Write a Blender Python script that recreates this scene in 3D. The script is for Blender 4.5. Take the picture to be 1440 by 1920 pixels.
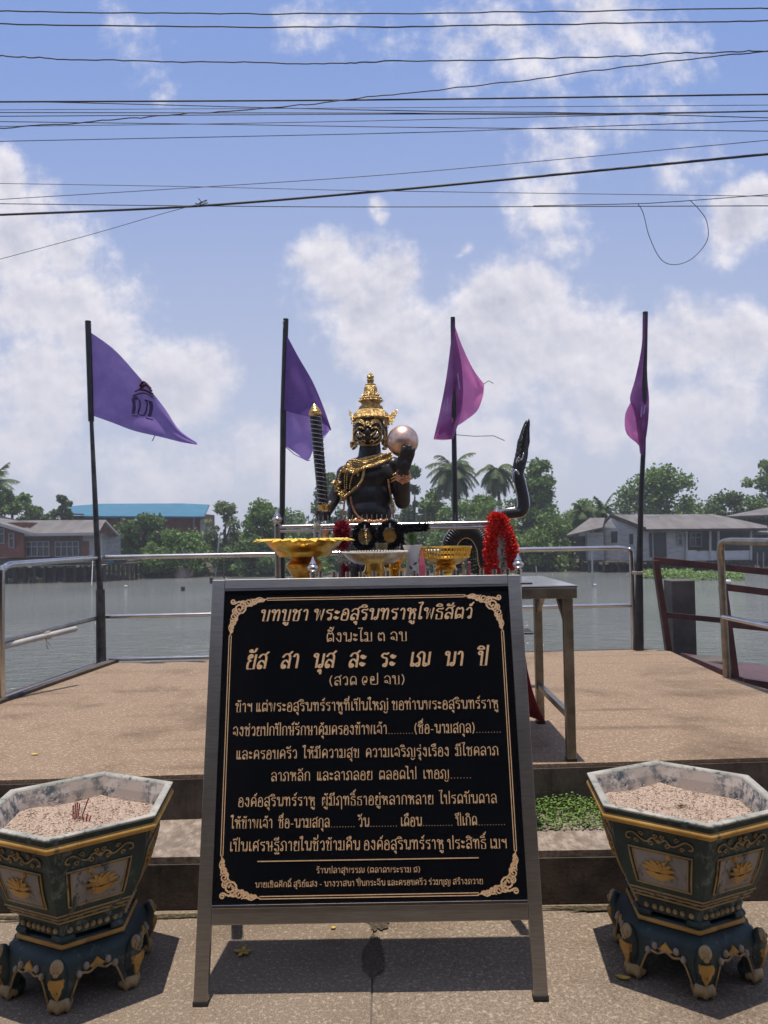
import bpy, math, random
from mathutils import Vector, Matrix, Quaternion
R = math.radians
rnd = random.Random(11)
for o in list(bpy.data.objects): bpy.data.objects.remove(o)
sc = bpy.context.scene
col = sc.collection

# ------------------------------------------------------------------ camera
EYE = Vector((0, 0, 1.5)); F = 1442.0
PITCH, ROLL = R(1.59), R(1.0)
fw = Vector((0, math.cos(PITCH), math.sin(PITCH)))
_r0 = Vector((1, 0, 0)); _u0 = Vector((0, -math.sin(PITCH), math.cos(PITCH)))
rt = _r0 * math.cos(ROLL) - _u0 * math.sin(ROLL)
up = _u0 * math.cos(ROLL) + _r0 * math.sin(ROLL)
cd = bpy.data.cameras.new('camera'); cam = bpy.data.objects.new('camera', cd); col.objects.link(cam)
cam.matrix_world = Matrix(((rt.x, up.x, -fw.x, EYE.x), (rt.y, up.y, -fw.y, EYE.y), (rt.z, up.z, -fw.z, EYE.z), (0, 0, 0, 1)))
cd.sensor_width = 36; cd.lens = 36 * F / 1920; cd.clip_start = .05; cd.clip_end = 5000
cd.dof.use_dof = True; cd.dof.focus_distance = 2.75; cd.dof.aperture_fstop = 11.0
sc.camera = cam
sc.view_settings.view_transform = 'Standard'; sc.view_settings.look = 'None'
sc.view_settings.exposure = 0.08; sc.view_settings.gamma = 1.0

def ray(px, py):
    return fw + rt * ((px - 720) / F) + up * ((960 - py) / F)
def P(px, py, y):                      # the point of the place seen at that pixel, y metres in front
    d = ray(px, py); return EYE + d * (y / d.y)
def PZ(px, py, z):                     # the same on a level plane
    d = ray(px, py); return EYE + d * ((z - EYE.z) / d.z)

# ------------------------------------------------------------------ world
SUN = Vector((.025, .022, -1)).normalized()
w = bpy.data.worlds.new('World'); sc.world = w; w.use_nodes = True
nt = w.node_tree; nt.nodes.clear(); NL = nt.links
def N(t, **k):
    n = nt.nodes.new(t)
    for a, b in k.items(): setattr(n, a, b)
    return n
def math_(op, a, b=None, c=None, clamp=False):
    n = N('ShaderNodeMath', operation=op); n.use_clamp = clamp
    for i, q in enumerate((a, b, c)):
        if q is None: continue
        if isinstance(q, (int, float)): n.inputs[i].default_value = q
        else: NL.new(q, n.inputs[i])
    return n.outputs[0]
def vmath(op, a, b=None):
    n = N('ShaderNodeVectorMath', operation=op)
    for i, q in enumerate((a, b)):
        if q is None: continue
        if isinstance(q, (tuple, list)): n.inputs[i].default_value = q
        else: NL.new(q, n.inputs[i])
    return n.outputs['Value'] if op in ('LENGTH', 'DOT_PRODUCT') else n.outputs[0]
def mixc(f, a, b, blend='MIX'):
    n = N('ShaderNodeMix', data_type='RGBA', blend_type=blend)
    for s, q in ((n.inputs[0], f), (n.inputs[6], a), (n.inputs[7], b)):
        if isinstance(q, (int, float)): s.default_value = q
        elif isinstance(q, tuple): s.default_value = q + (1,) if len(q) == 3 else q
        else: NL.new(q, s)
    return n.outputs[2]
def smooth(x, lo, hi):
    n = N('ShaderNodeMapRange', interpolation_type='SMOOTHSTEP')
    NL.new(x, n.inputs[0]); n.inputs[1].default_value = lo; n.inputs[2].default_value = hi
    return n.outputs[0]
SKY = .10
sky = N('ShaderNodeTexSky', sky_type='NISHITA'); sky.sun_disc = False
sky.sun_elevation = R(87); sky.sun_rotation = R(40); sky.altitude = 5; sky.air_density = 1.0; sky.dust_density = 1.5; sky.ozone_density = 2.0
tc = N('ShaderNodeTexCoord').outputs['Generated']
sep = N('ShaderNodeSeparateXYZ'); NL.new(tc, sep.inputs[0])
yy = math_('MAXIMUM', sep.outputs[1], .12)
ca = math_('DIVIDE', sep.outputs[0], yy); cb = math_('DIVIDE', sep.outputs[2], yy)
cmb = N('ShaderNodeCombineXYZ'); NL.new(ca, cmb.inputs[0]); NL.new(cb, cmb.inputs[1])
ab = cmb.outputs[0]
def noise(vec, scale, detail=8, rough=.55, off=(0, 0, 0), dist=0.0):
    m = vmath('ADD', vec, off)
    n = N('ShaderNodeTexNoise'); n.inputs['Scale'].default_value = scale; n.inputs['Detail'].default_value = detail
    n.inputs['Roughness'].default_value = rough; n.inputs['Distortion'].default_value = dist
    NL.new(m, n.inputs['Vector']); return n.outputs[0]
BLOBS = [  # px, py, rx, ry, weight
 (40, 420, 140, 130, .8), (20, 330, 60, 80, .7), (130, 450, 80, 110, .6), (100, 560, 190, 130, .8), (180, 620, 110, 100, .7), (340, 720, 120, 95, .8),
 (60, 700, 190, 150, .6), (270, 860, 260, 110, .45), (30, 800, 130, 80, .5),
 (610, 490, 75, 65, .8), (690, 560, 130, 120, .9), (750, 640, 150, 120, .9), (740, 510, 60, 60, .7), (930, 570, 110, 90, .9), (1000, 540, 95, 80, .9), (880, 680, 220, 150, 1.0), (1060, 640, 170, 130, .8),
 (716, 385, 24, 26, .5), (722, 412, 22, 22, .5), (706, 402, 18, 22, .4), (882, 458, 22, 20, .45), (868, 468, 18, 14, .35), (1250, 660, 230, 100, .7), (1400, 660, 160, 90, .8), (1200, 780, 330, 130, .6), (880, 830, 330, 110, .5), (560, 850, 200, 100, .4),
 (1400, 440, 90, 90, .75), (1450, 380, 60, 60, .7),
 (1000, 60, 240, 110, .42), (1150, 30, 170, 130, .4), (880, 90, 110, 90, .4), (270, 50, 70, 90, .26), (330, 150, 40, 30, .22), (620, 30, 140, 60, .3),
 (1120, 290, 170, 90, .36), (1050, 350, 90, 110, .38), (1200, 230, 120, 90, .32), (1290, 330, 110, 70, .36), (1060, 450, 80, 90, .3), (1180, 540, 60, 50, .3)]
mx = None
nwarp = vmath('SCALE', vmath('SUBTRACT', N('ShaderNodeTexNoise').outputs[1], (.5, .5, .5)))
wn = nt.nodes[-1]
for n in nt.nodes:
    if n.bl_idname == 'ShaderNodeVectorMath' and n.operation == 'SCALE': n.inputs['Scale'].default_value = .09
for n in nt.nodes:
    if n.bl_idname == 'ShaderNodeTexNoise': n.inputs['Scale'].default_value = 6; n.inputs['Detail'].default_value = 3; NL.new(ab, n.inputs['Vector'])
abw = vmath('ADD', ab, nwarp)
for (px, py, rx, ry, wt) in BLOBS:
    c = ((px - 720) / F, (1000 - py) / F, 0)
    q = vmath('MULTIPLY', vmath('SUBTRACT', abw, c), (F / rx, F / ry, 0))
    ln = vmath('LENGTH', q)
    v = math_('MULTIPLY', math_('SUBTRACT', 1.15, ln), wt)
    mx = v if mx is None else math_('MAXIMUM', mx, v)
# elsewhere on the dome: unseen cloud, thickened to whiten the fill light
side = smooth(sep.outputs[1], .55, .75)
gen = math_('SUBTRACT', noise(tc, 2.2, 4), .30)
mx = math_('ADD', math_('MULTIPLY', mx, side), math_('MULTIPLY', gen, math_('SUBTRACT', 1, side)))
fb = noise(ab, 7.5, 10, .60)
fb2 = noise(ab, 7.5, 6, .58, (.012, .022, 0))
fine = noise(ab, 24, 9, .64); fine2 = noise(ab, 24, 5, .6, (.004, .009, 0))
dens = math_('ADD', mx, math_('ADD', math_('MULTIPLY', math_('SUBTRACT', fb, .5), 1.5), math_('MULTIPLY', math_('SUBTRACT', fine, .5), .85)))
cov = smooth(dens, .03, .58)
lit = math_('ADD', math_('ADD', math_('MULTIPLY', math_('SUBTRACT', fb, fb2), 2.6), math_('MULTIPLY', math_('SUBTRACT', fine, fine2), 1.3)), math_('SUBTRACT', .74, math_('MULTIPLY', smooth(dens, .3, 1.1), .5)), clamp=True)
k = 1 / SKY
ccol = mixc(lit, (.51 * k, .52 * k, .625 * k), (.86 * k, .83 * k, .87 * k))
low = smooth(cb, .34, .0)
ccol = mixc(math_('MULTIPLY', low, .75), ccol, (.60 * k, .605 * k, .70 * k))
skyc = mixc(1.0, sky.outputs[0], (.82, .88, .98), 'MULTIPLY')
# pale hazy sky towards the horizon (the nishita air is cleaner than this humid noon)
hz = smooth(cb, .70, .0)
grad = mixc(hz, (.25 * k, .375 * k, .745 * k), (.57 * k, .60 * k, .72 * k))
skyc = mixc(.8, skyc, grad)
skyf = mixc(math_('MULTIPLY', cov, .92), skyc, ccol)
bg = N('ShaderNodeBackground'); bg.inputs[1].default_value = SKY; NL.new(skyf, bg.inputs[0])
ow = N('ShaderNodeOutputWorld'); NL.new(bg.outputs[0], ow.inputs[0])

sd = bpy.data.lights.new('sun', 'SUN'); sd.energy = 4.7; sd.angle = R(.53); sd.color = (1, .93, .84)
so = bpy.data.objects.new('sun', sd); col.objects.link(so)
so.rotation_euler = SUN.to_track_quat('-Z', 'Y').to_euler()

# ------------------------------------------------------------------ materials
MATS = {}
class Mat:
    def __init__(s, name):
        s.m = bpy.data.materials.new(name); s.m.use_nodes = True; s.t = s.m.node_tree; s.b = s.t.nodes['Principled BSDF']; s.out = s.t.nodes['Material Output']
        s.tc = s.t.nodes.new('ShaderNodeTexCoord').outputs['Object']; MATS[name] = s.m
    def node(s, t, **k):
        n = s.t.nodes.new(t)
        for a, b in k.items(): setattr(n, a, b)
        return n
    def link(s, a, b): s.t.links.new(a, b)
    def coord(s, sx=1, sy=1, sz=1):
        n = s.node('ShaderNodeMapping'); n.inputs['Scale'].default_value = (sx, sy, sz); s.link(s.tc, n.inputs[0]); return n.outputs[0]
    def noise(s, scale, detail=4, rough=.55, stretch=None, dist=0):
        n = s.node('ShaderNodeTexNoise'); n.inputs['Scale'].default_value = scale; n.inputs['Detail'].default_value = detail; n.inputs['Roughness'].default_value = rough
        n.inputs['Distortion'].default_value = dist
        s.link(s.coord(*stretch) if stretch else s.tc, n.inputs['Vector']); return n.outputs[0]
    def voro(s, scale, out='Color', stretch=None, feature='F1'):
        n = s.node('ShaderNodeTexVoronoi', feature=feature); n.inputs['Scale'].default_value = scale; s.link(s.coord(*stretch) if stretch else s.tc, n.inputs['Vector']); return n.outputs[out]
    def ramp(s, x, lo, hi):
        n = s.node('ShaderNodeMapRange', interpolation_type='SMOOTHSTEP'); s.link(x, n.inputs[0]); n.inputs[1].default_value = lo; n.inputs[2].default_value = hi; return n.outputs[0]
    def mix(s, f, a, b, blend='MIX'):
        n = s.node('ShaderNodeMix', data_type='RGBA', blend_type=blend)
        for k_, q in ((0, f), (6, a), (7, b)):
            if isinstance(q, (int, float)): n.inputs[k_].default_value = q
            elif isinstance(q, tuple): n.inputs[k_].default_value = q + (1,)
            else: s.link(q, n.inputs[k_])
        return n.outputs[2]
    def mul(s, a, f):
        n = s.node('ShaderNodeMath', operation='MULTIPLY'); s.link(a, n.inputs[0])
        if isinstance(f, (int, float)): n.inputs[1].default_value = f
        else: s.link(f, n.inputs[1])
        return n.outputs[0]
    def base(s, c):
        if isinstance(c, tuple): s.b.inputs['Base Color'].default_value = c + (1,)
        else: s.link(c, s.b.inputs['Base Color'])
    def set(s, rough=.5, metal=0., spec=.5):
        if isinstance(rough, (int, float)): s.b.inputs['Roughness'].default_value = rough
        else: s.link(rough, s.b.inputs['Roughness'])
        s.b.inputs['Metallic'].default_value = metal; s.b.inputs['Specular IOR Level'].default_value = spec
    def bump(s, h, strength=.3, dist=.01):
        n = s.node('ShaderNodeBump'); n.inputs['Strength'].default_value = strength; n.inputs['Distance'].default_value = dist
        s.link(h, n.inputs['Height']); s.link(n.outputs[0], s.b.inputs['Normal'])

def simple(name, c, rough=.5, metal=0., spec=.5, var=.25, scale=12, bump=0, bscale=60, c2=None, stretch=None):
    m = Mat(name)
    c2 = c2 or tuple(x * (1 - var) for x in c)
    m.base(m.mix(m.ramp(m.noise(scale, 6, .6, stretch), .3, .7), c2, c))
    m.set(rough, metal, spec)
    if bump: m.bump(m.noise(bscale, 4), bump, .004)
    return m.m

def aggregate(name, light, mid, dark, grit=130, stain=(.6, .55, .5), stain_amt=.5, moss=None):
    m = Mat(name)
    g = m.noise(grit, 2, .7); g2 = m.noise(grit * .37, 3, .6)
    c = m.mix(m.ramp(g, .36, .64), dark, mid); c = m.mix(m.ramp(g2, .5, .72), c, light)
    big = m.noise(1.3, 7, .62, dist=.3); band = m.noise(2.2, 5, .6, (.25, 2.2, 1))
    c = m.mix(m.mul(m.ramp(big, .48, .7), stain_amt), c, m.mix(1.0, c, stain, 'MULTIPLY'))
    c = m.mix(m.mul(m.ramp(band, .55, .75), stain_amt * .8), c, m.mix(1.0, c, tuple(x * .9 for x in stain), 'MULTIPLY'))
    m.base(c); m.set(.85, 0, .3); m.bump(m.noise(grit, 2, .7), .5, .004)
    return m
m = aggregate('deck_pebble_wash', (.405, .295, .20), (.29, .205, .136), (.145, .10, .066), 200, (.50, .46, .42), .85)
m = aggregate('pavement_aggregate', (.355, .28, .205), (.25, .193, .138), (.13, .098, .07), 200, (.52, .48, .44), .7)
def wet(name, c1, c2):
    m = Mat(name); m.base(m.mix(m.ramp(m.noise(90, 3), .4, .65), c1, c2)); m.set(.45, 0, .4); m.bump(m.noise(110, 2), .3, .003); return m.m
wet('damp_concrete', (.05, .04, .03), (.105, .082, .058))
wet('mossy_concrete', (.035, .03, .016), (.11, .085, .048))
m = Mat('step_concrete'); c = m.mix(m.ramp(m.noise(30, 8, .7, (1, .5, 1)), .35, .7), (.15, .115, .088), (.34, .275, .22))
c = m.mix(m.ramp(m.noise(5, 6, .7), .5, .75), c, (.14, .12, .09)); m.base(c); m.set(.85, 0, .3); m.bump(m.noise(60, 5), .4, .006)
m = Mat('shaded_riser_concrete'); c = m.mix(m.ramp(m.noise(9, 7, .7), .3, .7), (.055, .045, .036), (.12, .095, .075))  # darker than the treads: shade on the upright faces put into the colour
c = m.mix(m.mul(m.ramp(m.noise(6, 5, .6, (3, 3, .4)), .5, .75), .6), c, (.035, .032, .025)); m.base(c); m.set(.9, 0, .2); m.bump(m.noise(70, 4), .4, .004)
# water
m = Mat('river_water'); m.base(m.mix(m.ramp(m.noise(.08, 3), .35, .7), (.125, .135, .123), (.165, .172, .158))); m.set(.09, 0, .5); m.b.inputs['IOR'].default_value = 1.33
h1 = m.noise(1.7, 5, .62, (.55, 1.25, 1)); h2 = m.noise(4.5, 3, .6, (.5, 1.2, 1))
ad = m.node('ShaderNodeMath', operation='MULTIPLY_ADD'); m.link(h2, ad.inputs[0]); ad.inputs[1].default_value = .45; m.link(h1, ad.inputs[2]); m.bump(ad.outputs[0], 1.0, .26)
simple('bank_mud', (.10, .085, .055), .9, 0, .2, .5, .6)
# metals
m = Mat('brushed_steel'); v = m.noise(14, 3, .6, (1, 18, 18)); v2 = m.noise(3, 4)
m.base(m.mix(m.ramp(v, .3, .7), (.36, .335, .30), (.46, .43, .395))); m.set(.36, 1.0); m.bump(m.noise(30, 2, .5, (.2, 12, 12)), .05, .002)
rr = m.node('ShaderNodeMapRange'); m.link(v2, rr.inputs[0]); rr.inputs[3].default_value = .28; rr.inputs[4].default_value = .48; m.link(rr.outputs[0], m.b.inputs['Roughness'])
simple('polished_steel', (.62, .59, .56), .2, 1.0, .5, .2, 8)
simple('worn_steel', (.40, .36, .30), .36, 1.0, .5, .45, 9)
simple('black_steel', (.030, .028, .030), .45, .2, .5, .5, 14)
simple('grey_pole_steel', (.10, .10, .10), .45, .6, .5, .5, 10, c2=(.04, .035, .03))
simple('maroon_paint', (.105, .040, .036), .45, 0, .5, .5, 8, .1)
simple('black_rubber', (.012, .012, .012), .7)
# sign
m = Mat('black_granite'); m.base(m.mix(m.ramp(m.noise(500, 2), .62, .72), (.0035, .004, .0055), (.012, .013, .016))); m.set(.07, 0, .32)
m = Mat('gold_lettering'); m.base(m.mix(m.ramp(m.noise(160, 3), .3, .7), (.60, .37, .19), (.82, .56, .33))); m.set(.42, .35)
# gold
def gold(name, c1, c2, rough, bs, bst, metal=1.0):
    m = Mat(name); m.base(m.mix(m.ramp(m.noise(40, 4), .3, .7), c1, c2)); m.set(rough, metal)
    if bst: m.bump(m.voro(bs, 'Distance'), bst, .006)
    return m.m
gold('carved_gold', (.36, .225, .075), (.74, .52, .23), .36, 150, 1.0)
gold('smooth_gold', (.58, .36, .10), (.85, .58, .20), .25, 60, 0)
gold('copper_gold', (.50, .22, .10), (.80, .42, .22), .3, 120, .7)
gold('tray_gold', (.58, .29, .03), (.80, .45, .07), .22, 40, .05)
gold('amber_gold', (.50, .22, .03), (.75, .38, .06), .28, 40, .05)
gold('pearl_ball', (.60, .39, .29), (.76, .53, .41), .36, 40, 0)
gold('pale_gold', (.60, .47, .25), (.82, .70, .46), .3, 40, 0)
simple('silver_trim', (.55, .55, .55), .25, 1.0)
simple('yellow_petal', (.80, .55, .05), .5, 0, .5, .3, 30)
m = Mat('statue_black'); m.base(m.mix(m.ramp(m.noise(25, 4), .3, .7), (.012, .0105, .009), (.026, .022, .019))); m.set(.33, 0, .38)
m = Mat('serpent_black'); m.base((.022, .022, .023)); m.set(.33, .2); m.bump(m.voro(60, 'Distance'), .9, .01)
simple('serpent_belly', (.014, .014, .014), .4, .1, .5, .3, 20)
# pots
def weathered(name, base, base2, wornc, amt=.5, rough=.55):
    m = Mat(name); c = m.mix(m.ramp(m.noise(9, 5), .35, .65), base, base2)
    wv = m.noise(34, 8, .72, (1, 1, .55)); wl = m.noise(5, 4, .6)
    mk = m.mul(m.ramp(wv, .50, .62), m.ramp(wl, .62 - .3 * amt, .72 - .2 * amt)); m.base(m.mix(mk, c, wornc)); m.set(rough, 0, .45); m.bump(m.noise(60, 5), .25, .004); return m.m
weathered('pot_green', (.007, .021, .021), (.014, .040, .036), (.13, .16, .145), .55)
weathered('pot_blue', (.009, .020, .021), (.017, .037, .036), (.10, .12, .11), .25)
weathered('pot_rim_worn', (.23, .225, .195), (.36, .34, .295), (.04, .07, .07), .7, .8)
m = Mat('pot_inside'); c = m.mix(m.ramp(m.noise(26, 8, .75), .42, .58), (.055, .075, .088), (.44, .38, .34)); m.base(m.mix(m.ramp(m.noise(5, 4), .45, .6), c, (.36, .30, .26))); m.set(.85, 0, .3)
weathered('pot_ochre', (.36, .19, .035), (.50, .29, .07), (.10, .08, .05), .45)
weathered('pot_dull_gold', (.26, .17, .06), (.36, .25, .10), (.06, .055, .045), .6)
weathered('pot_panel', (.19, .18, .17), (.27, .25, .235), (.03, .055, .06), .9)
simple('pot_dark_line', (.020, .016, .012), .6)
weathered('pot_paw', (.31, .205, .085), (.42, .31, .16), (.035, .05, .055), .5)
simple('pot_bead', (.33, .27, .21), .4, 0, .5, .3, 40)
m = Mat('ash_sand'); c = m.mix(m.ramp(m.noise(170, 3, .7), .35, .66), (.27, .19, .14), (.66, .51, .40)); c = m.mix(m.ramp(m.noise(28, 5, .7), .55, .75), c, (.66, .50, .39)); m.base(c); m.set(.95, 0, .2); m.bump(m.noise(120, 5, .7), 1.0, .012)
simple('incense_red', (.26, .012, .02), .7); simple('incense_ash', (.35, .31, .27), .9)
simple('crimson_flower', (.33, .010, .03), .7, 0, .3, .4, 60); simple('red_flower', (.80, .035, .022), .7, 0, .3, .35, 60)
simple('white_flower', (.62, .58, .50), .7, 0, .3, .25, 60); simple('black_flower', (.010, .010, .013), .45, 0, .5, .3, 60)
simple('clear_plastic', (.55, .55, .57), .25, 0, .6, .4, 60); simple('pink_ribbon', (.50, .09, .14), .5); simple('red_cloth', (.25, .016, .016), .8)
simple('white_ceramic', (.60, .60, .62), .3, 0, .5, .15, 6); simple('glaze_dark', (.03, .06, .05), .4)
simple('plant_leaf', (.06, .13, .03), .5, 0, .4, .5, 40); simple('yellow_leaf', (.62, .42, .06), .6, 0, .4, .3, 30); simple('weed_leaf', (.14, .24, .045), .6, 0, .3, .6, 25)
simple('pvc_pipe', (.42, .41, .39), .5, 0, .4, .3, 5); simple('twine', (.32, .29, .24), .9)
simple('wire_black', (.012, .012, .016), .6); simple('wire_grey', (.05, .05, .06), .6)
simple('pile_concrete', (.13, .115, .105), .9, 0, .2, .4, 3, .3, 30)
# flags
def cloth(name, c, c2):
    m = Mat(name); cc = m.mix(m.ramp(m.noise(7, 5, .6), .3, .7), c2, c)
    d = m.node('ShaderNodeBsdfDiffuse'); t = m.node('ShaderNodeBsdfTranslucent'); x = m.node('ShaderNodeMixShader'); x.inputs[0].default_value = .6
    m.link(cc, d.inputs[0]); m.link(cc, t.inputs[0]); m.link(d.outputs[0], x.inputs[1]); m.link(t.outputs[0], x.inputs[2]); m.link(x.outputs[0], m.out.inputs[0]); m.t.nodes.remove(m.b)
    w_ = m.node('ShaderNodeBump'); w_.inputs['Strength'].default_value = .3; w_.inputs['Distance'].default_value = .02; m.link(m.noise(16, 4, .5, (3, 1, 1)), w_.inputs['Height']); m.link(w_.outputs[0], d.inputs['Normal'])
cloth('flag_violet', (.32, .225, .53), (.26, .18, .46)); cloth('flag_purple', (.20, .11, .33), (.155, .085, .27)); cloth('flag_purple_lit', (.40, .27, .60), (.33, .21, .54))
cloth('flag_magenta', (.86, .28, .58), (.76, .23, .50)); cloth('flag_plum', (.36, .15, .36), (.26, .10, .27))
simple('emblem_ink', (.055, .03, .11), .8, var=.1); simple('emblem_red', (.07, .012, .03), .8, var=.1); simple('emblem_pale', (.30, .22, .44), .8, var=.1)
# foliage
def leafy(name, a, b, c):
    m = Mat(name); g = m.node('ShaderNodeNewGeometry').outputs['Random Per Island']
    cc = m.mix(m.ramp(g, .0, .75), a, b); cc = m.mix(m.ramp(m.noise(.9, 4), .5, .72), cc, c); m.base(cc); m.set(.6, 0, .3)
    t = m.node('ShaderNodeBsdfTranslucent'); m.link(cc, t.inputs[0]); x = m.node('ShaderNodeMixShader'); x.inputs[0].default_value = .25
    m.link(m.b.outputs[0], x.inputs[1]); m.link(t.outputs[0], x.inputs[2]); m.link(x.outputs[0], m.out.inputs[0]); return m.m
leafy('leaf_dark', (0.048, 0.088, 0.026), (0.096, 0.159, 0.041), (0.117, 0.183, 0.052))
leafy('leaf_mid', (0.068, 0.127, 0.030), (0.144, 0.238, 0.052), (0.177, 0.262, 0.070))
leafy('leaf_bright', (.07, .12, .03), (.15, .23, .055), (.19, .25, .075))
leafy('leaf_grey', (0.096, 0.135, 0.052), (0.177, 0.238, 0.094), (0.232, 0.270, 0.117))
leafy('palm_frond', (0.048, 0.078, 0.025), (0.096, 0.139, 0.045), (0.124, 0.144, 0.057))
leafy('water_plant', (.08, .15, .03), (.17, .27, .06), (.2, .28, .08))
simple('bark', (.10, .08, .06), .9, 0, .2, .5, 4)
# houses
simple('roof_sheet_grey', (.17, .155, .145), .7, 0, .3, .4, .9, stretch=(1, .3, 1)); simple('roof_blue', (.03, .145, .225), .5, 0, .4, .2, .6); simple('brick_wall', (.20, .085, .062), .9, 0, .2, .3, 1.5)
simple('grey_board', (.37, .365, .36), .8, 0, .2, .3, 1.2, stretch=(1, 1, 4)); simple('brown_board', (.15, .11, .09), .9, 0, .2, .35, 1.5, stretch=(4, 1, .5)); simple('white_board', (.46, .46, .48), .7, 0, .2, .2, 1.5)
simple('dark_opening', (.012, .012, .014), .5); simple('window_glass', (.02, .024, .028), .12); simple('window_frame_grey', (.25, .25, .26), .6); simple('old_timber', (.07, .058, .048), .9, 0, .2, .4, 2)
simple('hall_timber', (.05, .04, .033), .9, 0, .2, .4, 1); simple('hall_wall', (.12, .10, .085), .9, 0, .2, .4, .8)
simple('pale_post', (.38, .37, .36), .8); simple('float_white', (.6, .6, .58), .5); simple('tarp_blue', (.05, .28, .33), .6); simple('sand_heap', (.42, .33, .26), .9)

# ------------------------------------------------------------------ mesh helpers
def V(*a): return Vector(a)
class MB:
    def __init__(s): s.v = []; s.f = []
    def add(s, vs, fs):
        b = len(s.v); s.v += [tuple(x) for x in vs]; s.f += [tuple(i + b for i in f) for f in fs]
    def box(s, c, size, q=None):
        hx, hy, hz = size[0] / 2, size[1] / 2, size[2] / 2; vs = []
        for z in (-hz, hz):
            for x, y in ((-hx, -hy), (hx, -hy), (hx, hy), (-hx, hy)):
                p = V(x, y, z)
                if q is not None: p = q @ p
                vs.append(p + V(*c))
        s.add(vs, [(3, 2, 1, 0), (4, 5, 6, 7), (0, 1, 5, 4), (1, 2, 6, 5), (2, 3, 7, 6), (3, 0, 4, 7)])
    def beam(s, a, b, wd, ht, upv=(0, 0, 1)):
        a = V(*a); b = V(*b); d = (b - a); L = d.length; d.normalize(); u = V(*upv)
        if abs(d.dot(u)) > .98: u = V(0, 1, 0)
        x = d.cross(u).normalized(); z = x.cross(d)
        q = Matrix((x, d, z)).transposed().to_quaternion(); s.box((a + b) / 2, (wd, L, ht), q)
    def tube(s, pts, r, n=10, cap=True, closed=False, ell=None):
        pts = [V(*p) for p in pts]; m = len(pts)
        rs = r if isinstance(r, (list, tuple)) else [r] * m
        T = []
        for i in range(m):
            a = pts[(i - 1) % m] if (closed or i > 0) else pts[i]; b = pts[(i + 1) % m] if (closed or i < m - 1) else pts[i]
            t = b - a; T.append(t.normalized() if t.length > 1e-9 else V(0, 0, 1))
        u = V(0, 0, 1) if abs(T[0].z) < .9 else V(0, 1, 0)
        vs = []; nx = (T[0].cross(u)).normalized()
        for i in range(m):
            nx = (nx - T[i] * nx.dot(T[i])).normalized(); ny = T[i].cross(nx)
            for k_ in range(n):
                a = 2 * math.pi * k_ / n
                e = ell or (1, 1)
                vs.append(pts[i] + (nx * math.cos(a) * e[0] + ny * math.sin(a) * e[1]) * rs[i])
        fs = []
        for i in range(m if closed else m - 1):
            j = (i + 1) % m
            for k_ in range(n): fs.append((i * n + k_, i * n + (k_ + 1) % n, j * n + (k_ + 1) % n, j * n + k_))
        if cap and not closed:
            fs.append(tuple(range(n - 1, -1, -1))); fs.append(tuple((m - 1) * n + k_ for k_ in range(n)))
        s.add(vs, fs)
    def lathe(s, prof, c=(0, 0, 0), n=24, ph=0., mod=None, close=True):
        vs = []; fs = []; m = len(prof)
        for i, (r, z) in enumerate(prof):
            for k_ in range(n):
                a = ph + 2 * math.pi * k_ / n; q = r * (mod(i, a) if mod else 1)
                vs.append((c[0] + q * math.cos(a), c[1] + q * math.sin(a), c[2] + z))
        for i in range(m - 1):
            for k_ in range(n): fs.append((i * n + k_, i * n + (k_ + 1) % n, (i + 1) * n + (k_ + 1) % n, (i + 1) * n + k_))
        if close: fs.append(tuple(range(n - 1, -1, -1))); fs.append(tuple((m - 1) * n + k_ for k_ in range(n)))
        s.add(vs, fs)
    def ball(s, c, r, nu=12, nv=8, q=None):
        if isinstance(r, (int, float)): r = (r, r, r)
        vs = []; fs = []
        def pt(x, y, z):
            p = V(x * r[0], y * r[1], z * r[2])
            if q is not None: p = q @ p
            return p + V(*c)
        vs.append(pt(0, 0, -1))
        for i in range(1, nv):
            t = math.pi * i / nv - math.pi / 2
            for k_ in range(nu):
                a = 2 * math.pi * k_ / nu; vs.append(pt(math.cos(t) * math.cos(a), math.cos(t) * math.sin(a), math.sin(t)))
        vs.append(pt(0, 0, 1)); L = len(vs) - 1
        for k_ in range(nu):
            fs.append((0, 1 + (k_ + 1) % nu, 1 + k_)); fs.append((L, L - nu + k_, L - nu + (k_ + 1) % nu))
        for i in range(nv - 2):
            for k_ in range(nu):
                a = 1 + i * nu + k_; b = 1 + i * nu + (k_ + 1) % nu; fs.append((a, b, b + nu, a + nu))
        s.add(vs, fs)
    def prism(s, out, th, o=(0, 0, 0), u=(1, 0, 0), v=(0, 0, 1)):
        o = V(*o); u = V(*u); v = V(*v); nn = u.cross(v).normalized() * th; n = len(out)
        a = [o + u * p[0] + v * p[1] for p in out]
        s.add(a + [p + nn for p in a], [tuple(range(n - 1, -1, -1)), tuple(range(n, 2 * n))] + [(i, (i + 1) % n, (i + 1) % n + n, i + n) for i in range(n)])
    def quad(s, *p): s.add(p, [tuple(range(len(p)))])
    def build(s, name, mat, parent=None, smooth=None, bevel=0, solid=0):
        me = bpy.data.meshes.new(name); off = V(0, 0, 0); q = parent
        while q is not None: off += q.location; q = q.parent
        me.from_pydata([(x - off.x, y - off.y, z - off.z) for x, y, z in s.v], [], s.f); me.update()
        o = bpy.data.objects.new(name, me); col.objects.link(o); me.materials.append(MATS[mat])
        if smooth is not None:
            me.shade_smooth()
            if smooth < 180: me.set_sharp_from_angle(angle=R(smooth))
        if solid: md = o.modifiers.new('solid', 'SOLIDIFY'); md.thickness = solid; md.offset = 0
        if bevel: md = o.modifiers.new('bevel', 'BEVEL'); md.width = bevel; md.segments = 2; md.limit_method = 'ANGLE'
        if parent is not None: o.parent = parent
        return o
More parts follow.
